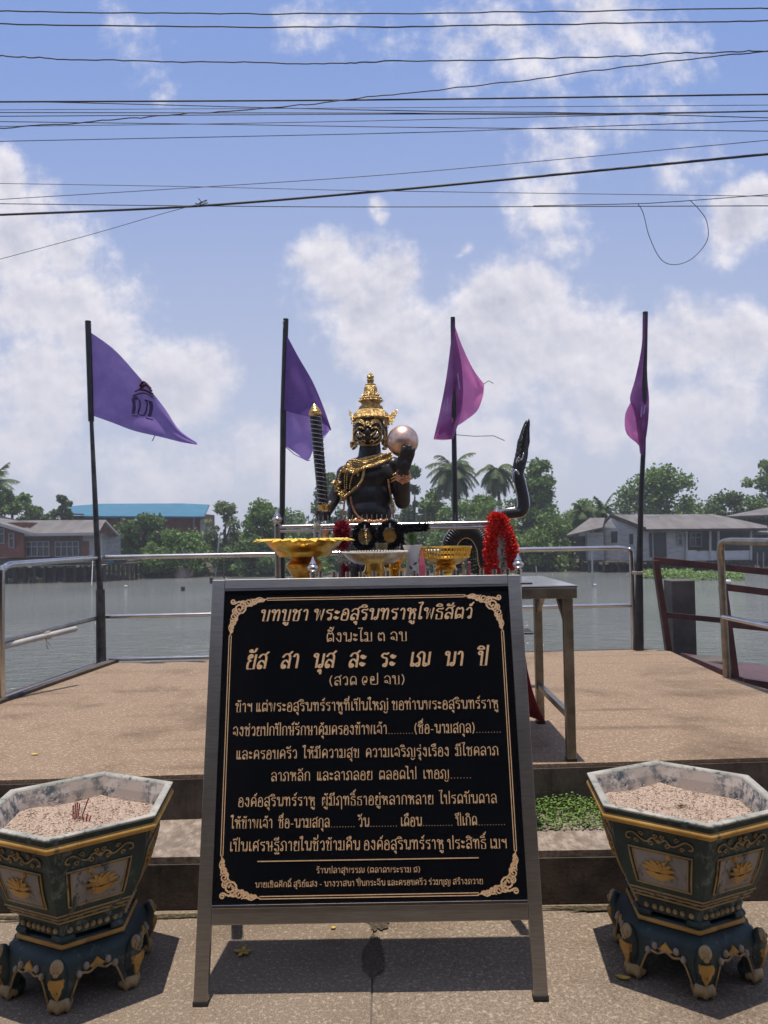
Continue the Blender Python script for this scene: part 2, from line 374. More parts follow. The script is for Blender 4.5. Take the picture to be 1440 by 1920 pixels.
def tag(o, label, cat, group=None, kind=None):
    if label: o['label'] = label
    if cat: o['category'] = cat
    if group: o['group'] = group
    if kind: o['kind'] = kind
    return o
def thing(name, loc, label, cat, group=None):
    o = bpy.data.objects.new(name, None); col.objects.link(o); o.location = loc; o.empty_display_size = .1
    return tag(o, label, cat, group)
def struct(o): o['kind'] = 'structure'; return o
def dup(o, loc=None, rot=None, label=None):
    def cp(x, par):
        c = x.copy(); col.objects.link(c)
        if par is not None: c.parent = par
        for ch in x.children: cp(ch, c)
        return c
    c = cp(o, None)
    if loc is not None: c.location = loc
    if rot is not None: c.rotation_euler.z = rot
    if label: c['label'] = label
    return c
def spl(pts, k=6, closed=False):       # smooth curve through points of any dimension
    n = len(pts); out = []
    for i in range(n if closed else n - 1):
        g = lambda j: pts[j % n] if closed else pts[max(0, min(n - 1, j))]
        a, b, c, d = g(i - 1), g(i), g(i + 1), g(i + 2)
        for t in range(k):
            t /= k
            out.append(tuple(.5 * (2 * b[q] + (c[q] - a[q]) * t + (2 * a[q] - 5 * b[q] + 4 * c[q] - d[q]) * t * t + (3 * b[q] - a[q] - 3 * c[q] + d[q]) * t ** 3) for q in range(len(b))))
    if not closed: out.append(tuple(pts[-1]))
    return out
def remesh(mb, voxel, smooth_n=4):     # melts overlapping pieces of one body into one continuous skin
    me = bpy.data.meshes.new('tmp'); me.from_pydata(mb.v, [], mb.f); o = bpy.data.objects.new('tmp', me); col.objects.link(o)
    r = o.modifiers.new('r', 'REMESH'); r.mode = 'VOXEL'; r.voxel_size = voxel
    if smooth_n: q = o.modifiers.new('s', 'SMOOTH'); q.factor = .5; q.iterations = smooth_n
    dg = bpy.context.evaluated_depsgraph_get(); e = bpy.data.meshes.new_from_object(o.evaluated_get(dg))
    out = MB(); out.v = [tuple(v.co) for v in e.vertices]; out.f = [tuple(p.vertices) for p in e.polygons]
    bpy.data.objects.remove(o); bpy.data.meshes.remove(me); bpy.data.meshes.remove(e); return out

# ------------------------------------------------------------------ the setting
H1, H2 = .21, .41                    # step tread, deck
WATER = -2.2
def slab(name, mat, pts, z0, z1, cells=0):
    mb = MB(); n = len(pts)
    mb.add([(x, y, z1) for x, y in pts] + [(x, y, z0) for x, y in pts], [tuple(range(n)), tuple(range(2 * n - 1, n - 1, -1))] + [(i, i + n, (i + 1) % n + n, (i + 1) % n) for i in range(n)])
    return struct(mb.build(name, mat))
# pavement in two pours with a real joint between them
XJ = P(697, 1800, 2.6).x
slab('pavement', 'pavement_aggregate', [(-30, -12), (XJ - .003, -12), (XJ - .003, 3.133), (-30, 3.133)], -.3, 0)
slab('pavement', 'pavement_aggregate', [(XJ + .003, -12), (30, -12), (30, 3.133), (XJ + .003, 3.133)], -.3, -.003)
slab('pavement_joint', 'pile_concrete', [(XJ - .003, -11.9), (XJ + .003, -11.9), (XJ + .003, 3.1), (XJ - .003, 3.1)], -.28, -.007)
def blotch(name, mat, cx, cy, rx, ry, z, seed, n=40, rough=.28):
    r_ = random.Random(seed); ph = [r_.uniform(0, 6.28) for _ in range(6)]; mb = MB(); pts = []
    for i in range(n):
        a = 2 * math.pi * i / n; q = 1 + r_.uniform(-.5, .5) * rough + rough * sum(math.sin((k_ + 2) * a + ph[k_]) / (k_ + 1.6) for k_ in range(6))
        pts.append((cx + rx * q * math.cos(a), cy + ry * q * math.sin(a), z))
    mb.add(pts, [tuple(range(n))]); return struct(mb.build(name, mat))
blotch('pavement_stain', 'damp_concrete', XJ + .002, 2.77, .033, .15, .003, 3, n=90, rough=.2)
blotch('pavement_stain', 'damp_concrete', XJ + .01, 3.04, .045, .10, .0035, 9, rough=.25)
blotch('pavement_stain', 'mossy_concrete', .24, 3.07, .18, .035, .004, 5, 120, .4)
blotch('pavement_stain', 'mossy_concrete', .95, 3.09, .42, .022, .005, 6, 140, .5); blotch('pavement_stain', 'mossy_concrete', -1.1, 3.08, .5, .026, .005, 7, 140, .5); blotch('pavement_stain', 'mossy_concrete', -.45, 3.09, .2, .022, .004, 8, 120, .5)
slab('step', 'step_concrete', [(-30, 3.138), (30, 3.138), (30, 4.9), (-30, 4.9)], -.3, H1)
mb = MB(); mb.box((0, 3.1345, .094), (60, .006, .176)); struct(mb.build('step_riser', 'shaded_riser_concrete'))
DECK = [(-30, 2.393), (30, 4.793), (30, 5.2), (3.1, 4.3), (2.56, 5.1), (2.47, 5.7), (2.52, 6.86), (2.31, 7.06), (-2.475, 6.73), (-2.68, 5.25), (-2.75, 4.4), (-30, 3.4)]
slab('deck', 'deck_pebble_wash', DECK, H1 + .004, H2)
slab('deck_base', 'shaded_riser_concrete', [(x * .99, y - .05 if y > 4.5 else y + .35) for x, y in DECK], -.6, H1 + .002)
mb = MB(); mb.beam((-20, 2.789, .301), (20, 4.389, .301), .006, .18); struct(mb.build('deck_riser', 'shaded_riser_concrete'))
# raised edge of the deck on the river side
mb = MB()
for a, b in (((-2.75, 4.4), (-2.68, 5.25)), ((-2.68, 5.25), (-2.47, 6.80))):
    mb.beam((a[0] + .06, a[1], H2 + .012), (b[0] + .06, b[1], H2 + .012), .12, .03)
mb.build('deck_edge', 'shaded_riser_concrete', bevel=.006); struct(bpy.data.objects['deck_edge'])
mb = MB(); mb.box((0, 5.6, -1.5), (5.0, .4, 2.2)); mb.box((-2, 4.6, -1.4), (.3, .3, 2.4)); mb.box((2, 6.4, -1.4), (.3, .3, 2.4)); struct(mb.build('deck_support', 'pile_concrete'))
mb = MB(); mb.add([(-900, -3, WATER), (900, -3, WATER), (900, 78, WATER), (-900, 78, WATER)], [(0, 1, 2, 3)]); struct(mb.build('river_water', 'river_water'))
mb = MB(); xs = [-900, -300, -120] + [-60 + i * 4 for i in range(31)] + [120, 300, 900]
rb = random.Random(5); vs = []
for x in xs:
    j = rb.uniform(-.8, .8)
    vs += [(x, 70 + j, WATER - .4), (x, 71.5 + j, WATER + .35), (x, 78, WATER + .6), (x, 300, WATER + .7), (x, 1400, WATER + .7)]
fs = []
for i in range(len(xs) - 1):
    for k_ in range(4): fs.append((i * 5 + k_, (i + 1) * 5 + k_, (i + 1) * 5 + k_ + 1, i * 5 + k_ + 1))
mb.add(vs, fs); struct(mb.build('far_bank_ground', 'bank_mud', smooth=60))

# added hall, unseen behind the camera, to dim what steel and granite mirror
hall = thing('unseen_shade_hall', (0, -6, 0), 'dark open-fronted hall added out of view to darken reflections', 'building')
mb = MB(); mb.box((0, -5.6, 3.55), (40, 8.4, .18)); mb.build('roof', 'hall_timber', hall)
mb = MB(); mb.box((0, -9.7, 1.73), (40, .2, 3.46)); mb.build('back_wall', 'hall_wall', hall)
for x in range(-18, 19, 4):
    mb = MB(); mb.box((x + .6, -1.7, 1.73), (.28, .28, 3.46)); mb.build('pillar', 'hall_wall', hall)
mb = MB(); mb.box((0, -1.45, 3.25), (40, .12, .42)); mb.build('fascia', 'hall_timber', hall)

# ------------------------------------------------------------------ notice board
SB, SL = 2.496, math.atan(.259)
SV = V(0, math.sin(SL), math.cos(SL)); SN = V(0, -math.cos(SL), math.sin(SL)); SO = V(0, SB, 0)
def S(px, py):                          # pixel -> (u, v) on the plane of the board
    d = ray(px, py); t = (SO - EYE).dot(SN) / d.dot(SN); p = EYE + d * t - SO; return p.x, p.dot(SV)
def SP3(u, v, n=0.): return SO + V(1, 0, 0) * u + SV * v + SN * n
QS = Matrix((V(1, 0, 0), -SN, SV)).transposed().to_quaternion()    # local x = along, y = into the board, z = up the board
def sbox(mb, u0, u1, v0, v1, n0, n1):
    mb.box(SP3((u0 + u1) / 2, (v0 + v1) / 2, (n0 + n1) / 2), (u1 - u0, abs(n1 - n0), v1 - v0), QS)
uL, vB = S(361, 1886); uR, _ = S(1028, 1879); uL2, vT = S(399, 1086); uR2, vT2 = S(976, 1078); vT = (vT + vT2) / 2
uL = (uL + uL2) / 2; uR = (uR + uR2) / 2
pl, pt_ = S(425, 1108); pr, _ = S(946, 1105); pl2, pb = S(401, 1697); pr2, pb2 = S(986, 1686)
pl = (pl + pl2) / 2; pr = (pr + pr2) / 2; pb = (pb + pb2) / 2
board = thing('notice_board', (0, SB, 0), 'black granite prayer board with gold Thai lettering in a steel A-frame', 'sign')
TW = .046
for sx, u0 in ((0, uL), (1, uR - TW)):
    mb = MB(); sbox(mb, u0, u0 + TW, .014, vT - (TW if 1 else 0) + TW - .001, -.025, .0); lg = mb.build('leg', 'brushed_steel', board, bevel=.002)
    mb = MB(); sbox(mb, u0 - .002, u0 + TW + .002, .0, .016, -.027, .002); mb.build('foot_cap', 'black_rubber', lg, bevel=.003)
mb = MB(); sbox(mb, uL + TW + .001, uR - TW - .001, vT - .034, vT, -.025, .0); mb.build('top_bar', 'brushed_steel', board, bevel=.002)
mb = MB(); sbox(mb, uL + TW + .001, uR - TW - .001, pb - .062, pb - .012, -.025, -.001); mb.build('bottom_bar', 'brushed_steel', board, bevel=.002)
mb = MB(); sbox(mb, uL + TW + .001, uR - TW - .001, pb - .0115, pb - .001, -.022, .004); mb.build('ledge', 'polished_steel', board, bevel=.001)
mb = MB(); sbox(mb, uL + TW + .001, uR - TW - .001, pt_ + .0005, vT - .0345, -.02, -.004); mb.build('top_lip', 'polished_steel', board)
mb = MB(); sbox(mb, uL + TW + .0005, uR - TW - .0005, pb, pt_, -.024, -.008); panel = mb.build('panel', 'black_granite', board)
mb = MB(); sbox(mb, uL + .05, uR - .05, pb - .03, vT - .04, -.03, -.0255); mb.build('backing_sheet', 'worn_steel', board)
for u0 in (uL + .01, uR - .05):
    mb = MB(); mb.beam(SP3(u0 + .02, vT - .03, -.05), (u0 + .02, 3.07, .0), .04, .025); mb.build('rear_leg', 'brushed_steel', board, bevel=.002)
mb = MB(); mb.beam((uL + .06, 3.035, .17), (uR - .06, 3.035, .17), .025, .03); mb.build('rear_brace', 'brushed_steel', board, bevel=.002)

# Thai letters as broad-pen strokes: baseline 0, consonant height 1
def lo(cx, cy, r=.115, a0=0, turn=360): return [(cx + r * math.cos(R(a0 + turn * i / 9)), cy + r * math.sin(R(a0 + turn * i / 9))) for i in range(10)]
C_ = 'c'
def st(*pts):                           # a stroke: points; 'c' after a point makes a corner; lists are splices
    segs = [[]]; flat = []
    for p in pts:
        if isinstance(p, list): flat += p
        else: flat.append(p)
    for i, p in enumerate(flat):
        if p == C_: segs.append([segs[-1][-1]])
        else: segs[-1].append(p)
    out = []
    for g in segs:
        s_ = spl(g, 4) if len(g) > 2 else g
        out += s_ if not out else s_[1:]
    return out
TL = lambda x=.11: lo(x, .87, .12, -10, 360)
ARCH = [(.2, .12), (.2, .5), (.1, .64), (.03, .73), (.17, .95), (.36, 1), (.53, .86), (.56, .7), C_, (.56, 0)]
G = {
 'ก': (.6, st((.08, 0), (.08, .5), (.15, .64), (.03, .73), (.17, .95), (.34, 1), (.5, .88), (.54, .7), C_, (.54, 0))),
 'ข': (.6, st(TL(.13), (.27, .9), (.27, .74), (.16, .55), C_, (.16, 0), C_, (.52, 0), C_, (.52, 1))),
 'ค': (.62, st(lo(.28, .46, .11, 200, 360), (.16, .3), (.09, 0), C_, (.07, .6), (.18, .93), (.34, 1), (.5, .9), (.56, .7), C_, (.56, 0))),
 'ง': (.5, st(lo(.27, .87, .12, 90, 360), (.4, .85), (.42, .5), (.38, 0), C_, (.2, .1), (.02, .42))),
 'จ': (.6, st((.03, .74), (.18, .97), (.38, .97), (.53, .75), C_, (.53, .0), C_, (.26, .22)), lo(.17, .32, .125)),
 'ช': (.62, st(TL(.13), (.27, .9), (.27, .74), (.16, .55), C_, (.16, 0), C_, (.5, 0), C_, (.5, .7), (.40, .82), C_, (.62, 1.02))),
 'ญ': (.92, st(lo(.1, .12, .11, 0), (.2, .12), (.2, .5), (.1, .64), (.03, .73), (.17, .95), (.34, 1), (.5, .86), (.53, .7), C_, (.53, 0), C_, (.85, 0), C_, (.85, 1)), st((.42, -.14), (.55, -.32), (.72, -.3), (.80, -.14))),
 'ฐ': (.56, st((.5, 1), (.42, .88), (.2, .93), (.06, .76), (.2, .64), (.38, .62), (.47, .48), C_, (.47, .0), C_, (.22, .0), (.13, .1)), lo(.13, .16, .08), st((.06, -.18), (.16, -.34), (.26, -.18), (.36, -.34), (.46, -.18), (.52, -.34))),
 'ณ': (.94, st(lo(.1, .12, .11, 0), (.2, .12), (.2, .5), (.1, .64), (.03, .73), (.17, .95), (.34, 1), (.48, .86), (.5, .7), C_, (.5, .1)), lo(.6, .12, .1), st((.62, .02), (.86, .12), C_, (.86, 1))),
 'ด': (.62, st(lo(.31, .24, .13, 200, 360), (.2, .1), (.09, 0), C_, (.07, .6), (.18, .93), (.34, 1), (.5, .9), (.56, .7), C_, (.56, 0))),
 'ต': (.64, st(lo(.31, .24, .13, 200, 360), (.2, .1), (.09, 0), C_, (.06, .62), (.17, 1), (.32, .84), (.46, 1), (.58, .75), C_, (.58, 0))),
 'ถ': (.62, st(lo(.11, .12, .11, 0), *ARCH)), 'ภ': (.62, st(lo(.08, .12, .11, 0), *ARCH)),
 'ท': (.64, st(TL(), (.22, .86), C_, (.22, 0), C_, (.24, .6), (.44, 1), (.56, .8), C_, (.56, 0))),
 'ธ': (.54, st((.5, 1), (.42, .88), (.2, .93), (.05, .76), (.2, .64), (.38, .62), (.48, .48), C_, (.48, .0), C_, (.08, 0), C_, (.08, .42))),
 'น': (.66, st(TL(), (.22, .86), C_, (.22, 0), C_, (.42, .16)), lo(.5, .12, .11), st((.63, .14), C_, (.63, 1))),
 'บ': (.62, st(TL(), (.22, .86), C_, (.22, 0), C_, (.56, 0), C_, (.56, 1))), 'ป': (.62, st(TL(), (.22, .86), C_, (.22, 0), C_, (.56, 0), C_, (.56, 1.42))),
 'ผ': (.66, st(lo(.22, .8, .11, 180, 360), (.08, .9), C_, (.08, 0), C_, (.33, .5), C_, (.58, 0), C_, (.58, 1))),
 'พ': (.72, st(TL(), (.2, .8), C_, (.24, 0), C_, (.42, .9), C_, (.58, 0), C_, (.66, 1))),
 'ม': (.64, st(TL(), (.22, .86), C_, (.22, .1)), lo(.09, .13, .12), st((.18, .04), (.56, .02), C_, (.56, 1))),
 'ย': (.6, st(lo(.2, .87, .11, 0), (.08, .88), (.09, .66), (.26, .56), C_, (.1, .45), (.08, .2), (.1, 0), C_, (.54, 0), C_, (.54, 1))),
 'ร': (.5, st((.46, 1), (.38, .88), (.16, .93), (.04, .76), (.18, .64), (.34, .61), (.42, .48), C_, (.42, .12)), lo(.32, .12, .1)),
 'ฤ': (.62, st(lo(.11, .12, .11, 0), *(ARCH[:-1] + [(.56, -.42)]))),
 'ล': (.6, st(lo(.18, .12, .11, 0), (.06, .16), (.1, .45), (.28, .56), (.54, .34)), st((.03, .75), (.17, .96), (.36, .99), (.5, .86), (.54, .7), C_, (.54, 0))),
 'ว': (.48, st((.03, .75), (.17, .96), (.32, .97), (.42, .75), C_, (.42, .12)), lo(.32, .12, .1)),
 'ศ': (.64, st(lo(.28, .46, .11, 200, 360), (.16, .3), (.09, 0), C_, (.07, .6), (.18, .93), (.34, 1), (.5, .9), (.56, .7), C_, (.56, 0)), st((.46, .94), (.66, 1.18))),
 'ษ': (.66, st(TL(), (.22, .86), C_, (.22, 0), C_, (.56, 0), C_, (.56, 1)), st((.34, .4), (.45, .52), (.7, .46))),
 'ส': (.6, st(lo(.18, .12, .11, 0), (.06, .16), (.1, .45), (.28, .56), (.54, .34)), st((.03, .75), (.17, .96), (.36, .99), (.5, .86), (.54, .7), C_, (.54, 0)), st((.42, .94), (.64, 1.18))),
 'ห': (.66, st(TL(), (.22, .86), C_, (.22, 0)), st((.22, .4), (.4, .62), (.56, .5), C_, (.58, 0)), lo(.48, .82, .11), st((.42, .7), (.36, .58))),
 'อ': (.56, st(lo(.2, .58, .11, 180, 360), (.07, .5), (.06, .1), (.14, 0), C_, (.44, .0), (.5, .12), C_, (.5, .7), (.38, .96), (.2, .97), (.05, .76))),
 'ฯ': (.52, st(lo(.12, .82, .1, 0), (.22, .66), (.34, .64), (.46, 1), C_, (.46, 0))),
 'ะ': (.36, st(lo(.1, .74, .08, 0), (.12, .62), (.24, .62), (.32, .78)), st(lo(.1, .24, .08, 0), (.12, .12), (.24, .12), (.32, .28))),
 'า': (.42, st((.03, .78), (.14, .98), (.28, .92), (.33, .7), C_, (.33, 0))),
 'เ': (.26, st((.09, 1), C_, (.09, .14)), lo(.17, .12, .1)),
 'แ': (.52, st((.09, 1), C_, (.09, .14)), lo(.17, .12, .1), st((.35, 1), C_, (.35, .14)), lo(.43, .12, .1)),
 'โ': (.3, st((-.1, 1.5), (.02, 1.44), (.2, 1.52), (.22, 1.38), (.12, 1.2), C_, (.12, .14)), lo(.2, .12, .1)),
 'ใ': (.3, st(lo(.0, 1.36, .09, 0), (.1, 1.5), (.2, 1.4), (.12, 1.1), C_, (.12, .14)), lo(.2, .12, .1)),
 'ไ': (.3, st((-.08, 1.52), (-.02, 1.34), (.12, 1.48), (.12, 1.1), C_, (.12, .14)), lo(.2, .12, .1)),
 '๓': (.62, st(lo(.2, .16, .1, 180, 360), (.05, .4), (.12, .92), (.27, .74), (.4, .95), (.54, .7), C_, (.54, 0))),
 '๑': (.6, st(lo(.32, .34, .1, 180), (.46, .5), (.4, .9), (.16, .9), (.05, .5), (.14, .06), (.3, .0))),
 '๒': (.8, st(lo(.2, .55, .1, 90, 360), (.34, .5), (.3, .9), (.1, .9), (.03, .5), (.08, .05), C_, (.5, .02), (.66, .12), C_, (.66, 1.35))),
 '๕': (.62, st(lo(.16, .14, .1, 0), (.3, .3), (.1, .5), (.05, .8), (.2, .96), (.38, .9), (.56, .7), (.5, .1), (.36, .05)), st((.42, .94), (.6, 1.15))),
 '(': (.3, st((.24, 1.15), (.1, .8), (.08, .4), (.24, -.1))), ')': (.3, st((.06, 1.15), (.2, .8), (.22, .4), (.06, -.1))),
 '-': (.36, st((.02, .4), (.34, .4))), '.': (.19, st((.05, .03), (.13, .03))), ' ': (.30,),
}
MK = {
 'ิ': st((-.5, 1.14), (-.38, 1.32), (-.16, 1.3), (-.04, 1.14), C_, (-.5, 1.14)),
 'ี': st((-.5, 1.14), (-.38, 1.32), (-.16, 1.3), (-.04, 1.14), C_, (-.5, 1.14)) , 'ื': st((-.5, 1.14), (-.38, 1.32), (-.16, 1.3), (-.04, 1.14), C_, (-.5, 1.14)),
 'ั': st(lo(-.36, 1.24, .08, 0), (-.26, 1.16), (-.1, 1.2), (-.0, 1.44)), '็': st((-.44, 1.12), (-.44, 1.3), (-.34, 1.2), (-.24, 1.3), (-.12, 1.16), C_, (-.0, 1.46)),
 '่': st((-.06, 0), (-.06, .22)), '้': st(lo(-.26, .12, .06, 0), (-.2, .02), (-.08, .04), (.0, .22)), '์': st(lo(-.14, .08, .07, 60), (-.06, .14), (.04, .34)),
 'ุ': st(lo(-.14, -.2, .07, 90), (-.05, -.18), C_, (-.05, -.44)), 'ู': st(lo(-.3, -.2, .07, 90), (-.22, -.2), (-.2, -.38), (-.05, -.38), C_, (-.05, -.12)),
}
UPPER = 'ิีืั็'
def text_strokes(s):
    x = 0; out = []; lastw = .5; up_ = False; wd_ = 0
    for ch in s:
        if ch in MK:
            dy = 0; base = x - .16 - (.08 if ch in UPPER else .03)
            if ch in '่้์': dy = 1.42 if up_ else 1.14
            if lastc in 'ป' and ch not in 'ุู': base -= .16
            out.append((wd_, [(px + base, py + dy) for px, py in MK[ch]]))
            if ch in 'ีื': out.append((wd_, [(base - .04, 1.16), (base - .04, 1.46)]))
            if ch == 'ื': out.append((wd_, [(base - .17, 1.24), (base - .17, 1.46)]))
            if ch in UPPER: up_ = True
        else:
            g = G[ch]; up_ = False; lastc = ch
            if ch == ' ': wd_ += 1
            for k_ in g[1:]: out.append((wd_, [(px + x, py) for px, py in k_]))
            x += g[0] + (.16 if ch != ' ' else 0); lastw = g[0]
    return out, x - .16
def ribbon(mb, pts, mapf, wx, wy, z0, idx):
    n = len(pts)
    if n < 2: return
    vs = []
    for i, p in enumerate(pts):
        a = pts[max(0, i - 1)]; b = pts[min(n - 1, i + 1)]; tx, ty = b[0] - a[0], b[1] - a[1]; L = math.hypot(tx, ty) or 1
        nx, ny = -ty / L, tx / L; d = math.hypot(wx * nx, wy * ny) or 1
        ox, oy = wx * wx * nx / d, wy * wy * ny / d
        z = z0 + idx * 3e-6 + i * 2e-6
        vs += [mapf(p[0] + ox, p[1] + oy, z), mapf(p[0] - ox, p[1] - oy, z)]
    mb.add(vs, [(2 * i, 2 * i + 2, 2 * i + 3, 2 * i + 1) for i in range(n - 1)])
PN = -.0072                             # just proud of the granite
LINES = [  # words, left px, right px, baseline px at the left and right, consonant height px, pen, slant
 ('บทบูชา พระอสุรินทราหูโพธิสัตว์', 487, 884, 1164, 1159, 21, (.076, .040), .24),
 ('ตั้งนะโม ๓ จบ', 612, 763, 1203, 1201, 17, (.056, .034), 0),
 ('ยัส   สา   นุส   สะ   ระ   เณ   นา   ปิ', 460, 913, 1254, 1247, 27, (.080, .042), .24),
 ('(สวด ๑๒ จบ)', 617, 759, 1285, 1282, 16, (.056, .034), 0),
 ('ข้าฯ แต่พระอสุรินทร์ราหูที่เป็นใหญ่ ขอท่านพระอสุรินทร์ราหู', 441, 935, 1335, 1328, 16.5, (.053, .033), 0),
 ('จงช่วยปกปักษ์รักษาคุ้มครองข้าพเจ้า.........(ชื่อ-นามสกุล).........', 436, 940, 1380, 1373, 17, (.053, .033), 0),
 ('และครอบครัว  ให้มีความสุข  ความเจริญรุ่งเรือง  มีโชคลาภ', 442, 935, 1424, 1416, 16.5, (.053, .033), 0),
 ('ลาภหลัก  และลาภลอย  ตลอดไป  เทอญ.......', 508, 884, 1465, 1459, 16.5, (.053, .033), 0),
 ('องค์อสุรินทร์ราหู  ผู้มีฤทธิ์ธาอยู่หลากหลาย  โปรดบันดาล', 446, 932, 1513, 1506, 17, (.053, .033), 0),
 ('ให้ข้าพเจ้า  ชื่อ-นามสกุล......... วัน.......... เดือน........... ปีเกิด..........', 433, 948, 1554, 1547, 17, (.053, .033), 0),
 ('เป็นเศรษฐีภายในชั่วข้ามคืน องค์อสุรินทร์ราหู ประสิทธิ์ เมฯ', 430, 951, 1597, 1591, 18, (.053, .033), 0),
 ('ร้านปลาสุพรรณ (ตลาดพระราม ๕)', 593, 788, 1638, 1636, 9.5, (.064, .04), 0),
 ('นายเชิดศักดิ์ สุริย์แสง - นางวาสนา ปิ่นกระจัน และครอบครัว ร่วมบุญ สร้างถวาย', 478, 906, 1665, 1658, 9.5, (.064, .04), 0),
]
for words_, x0, x1, y0, y1, hp, pen, sl in LINES:
    st_, W = text_strokes(words_)
    a = S(x0, y0); b = S(x1, y1); ua, va = a; ub, vb = b
    sv = S((x0 + x1) / 2, (y0 + y1) / 2 - hp)[1] - (va + vb) / 2
    su = (ub - ua) / W; asp = sv / su
    mf = lambda x, y, z: SP3(ua + (x + sl * y * .7) * su, va + (vb - va) * x / W + y * sv, z)
    for wn_ in sorted({q[0] for q in st_}):
        mb = MB()
        for i, (n_, s_) in enumerate(st_):
            if n_ == wn_: ribbon(mb, s_, mf, pen[0] * min(1.5, asp), pen[1] * 1.15, PN, i)
        mb.build('lettering', 'gold_lettering', panel)
mb = MB(); a = S(482, 1616); b = S(898, 1609); mb.beam(SP3(a[0], a[1], PN), SP3(b[0], b[1], PN), .003, .0015, SN); mb.build('dividing_line', 'gold_lettering', panel)
# double border and the scrolled corners
bl, br = S(430, 1400)[0] - .012, S(968, 1400)[0] + .012
bl = (S(432, 1120)[0] + S(408, 1685)[0]) / 2; br = (S(941, 1115)[0] + S(975, 1675)[0]) / 2; bt = S(690, 1117)[1]; bb = S(690, 1684)[1]
CL = .135
for k_, off in enumerate((0, .0075)):
    mb = MB(); t = .0028
    for u0, u1, v0, v1 in ((bl + CL, br - CL, bt - off - t, bt - off), (bl + CL, br - CL, bb + off, bb + off + t), (bl + off, bl + off + t, bb + CL, bt - CL), (br - off - t, br - off, bb + CL, bt - CL)):
        sbox(mb, u0, u1, v0, v1, PN - .0004, PN + .0004)
    mb.build('border_line', 'gold_lettering', panel)
def spiral(cx, cy, r, a0, turns, d=1, n=18): return [(cx + r * (1 - .85 * i / n) * math.cos(a0 + d * turns * 6.283 * i / n), cy + r * (1 - .85 * i / n) * math.sin(a0 + d * turns * 6.283 * i / n)) for i in range(n + 1)]
for cx, cy, sx, sy in ((bl, bt, 1, -1), (br, bt, -1, -1), (bl, bb, 1, 1), (br, bb, -1, 1)):
    mb = MB(); idx = 0
    mf = lambda x, y, z: SP3(cx + sx * x, cy + sy * y, z)
    def sp(x, y, r, a, tn, d, wd=.0024):
        global idx; ribbon(mb, spiral(x, y, r, a, tn, d), mf, wd, wd, PN, idx * 8); idx += 1
    sp(.012, .012, .011, 0, 1.5, 1); sp(.037, .037, .026, -2.4, 1.9, 1, .0032); sp(.020, .046, .012, 1, 1.6, 1); sp(.046, .020, .012, .5, 1.6, -1)
    for sw in (0, 1):
        q = (lambda x, y: (y, x)) if sw else (lambda x, y: (x, y))
        for x, y, r in ((.068, .016, .016), (.088, .011, .011), (.104, .008, .008), (.118, .007, .006)):
            X, Y = q(x, y); sp(X, Y, r, 2.2 if sw else -.6, 1.7, -1 if sw else 1)
        for x0, y0, x1, y1 in ((.05, .036, .085, .024), (.075, .003, .14, .002), (.085, .022, .128, .008), (.06, .028, .10, .017)):
            pts = [q(x0 + (x1 - x0) * i / 8, y0 + (y1 - y0) * i / 8 + .004 * math.sin(i * 1.2)) for i in range(9)]
            ribbon(mb, pts, mf, .0019, .0019, PN, idx * 8); idx += 1
        for i in range(6):
            pts = [q(.055 + i * .012 + j * .004, .030 - i * .0042 + .004 * math.sin(j * 1.5)) for j in range(4)]; ribbon(mb, pts, mf, .0016, .0016, PN, idx * 8); idx += 1
    for i in range(7):
        a = .2 + i * .17; pts = [(.064 * math.cos(a) * (.85 + j * .05), .064 * math.sin(a) * (.85 + j * .05)) for j in range(4)]; ribbon(mb, pts, mf, .0022, .0022, PN, idx * 8); idx += 1
    mb.build('corner_ornament', 'gold_lettering', panel)

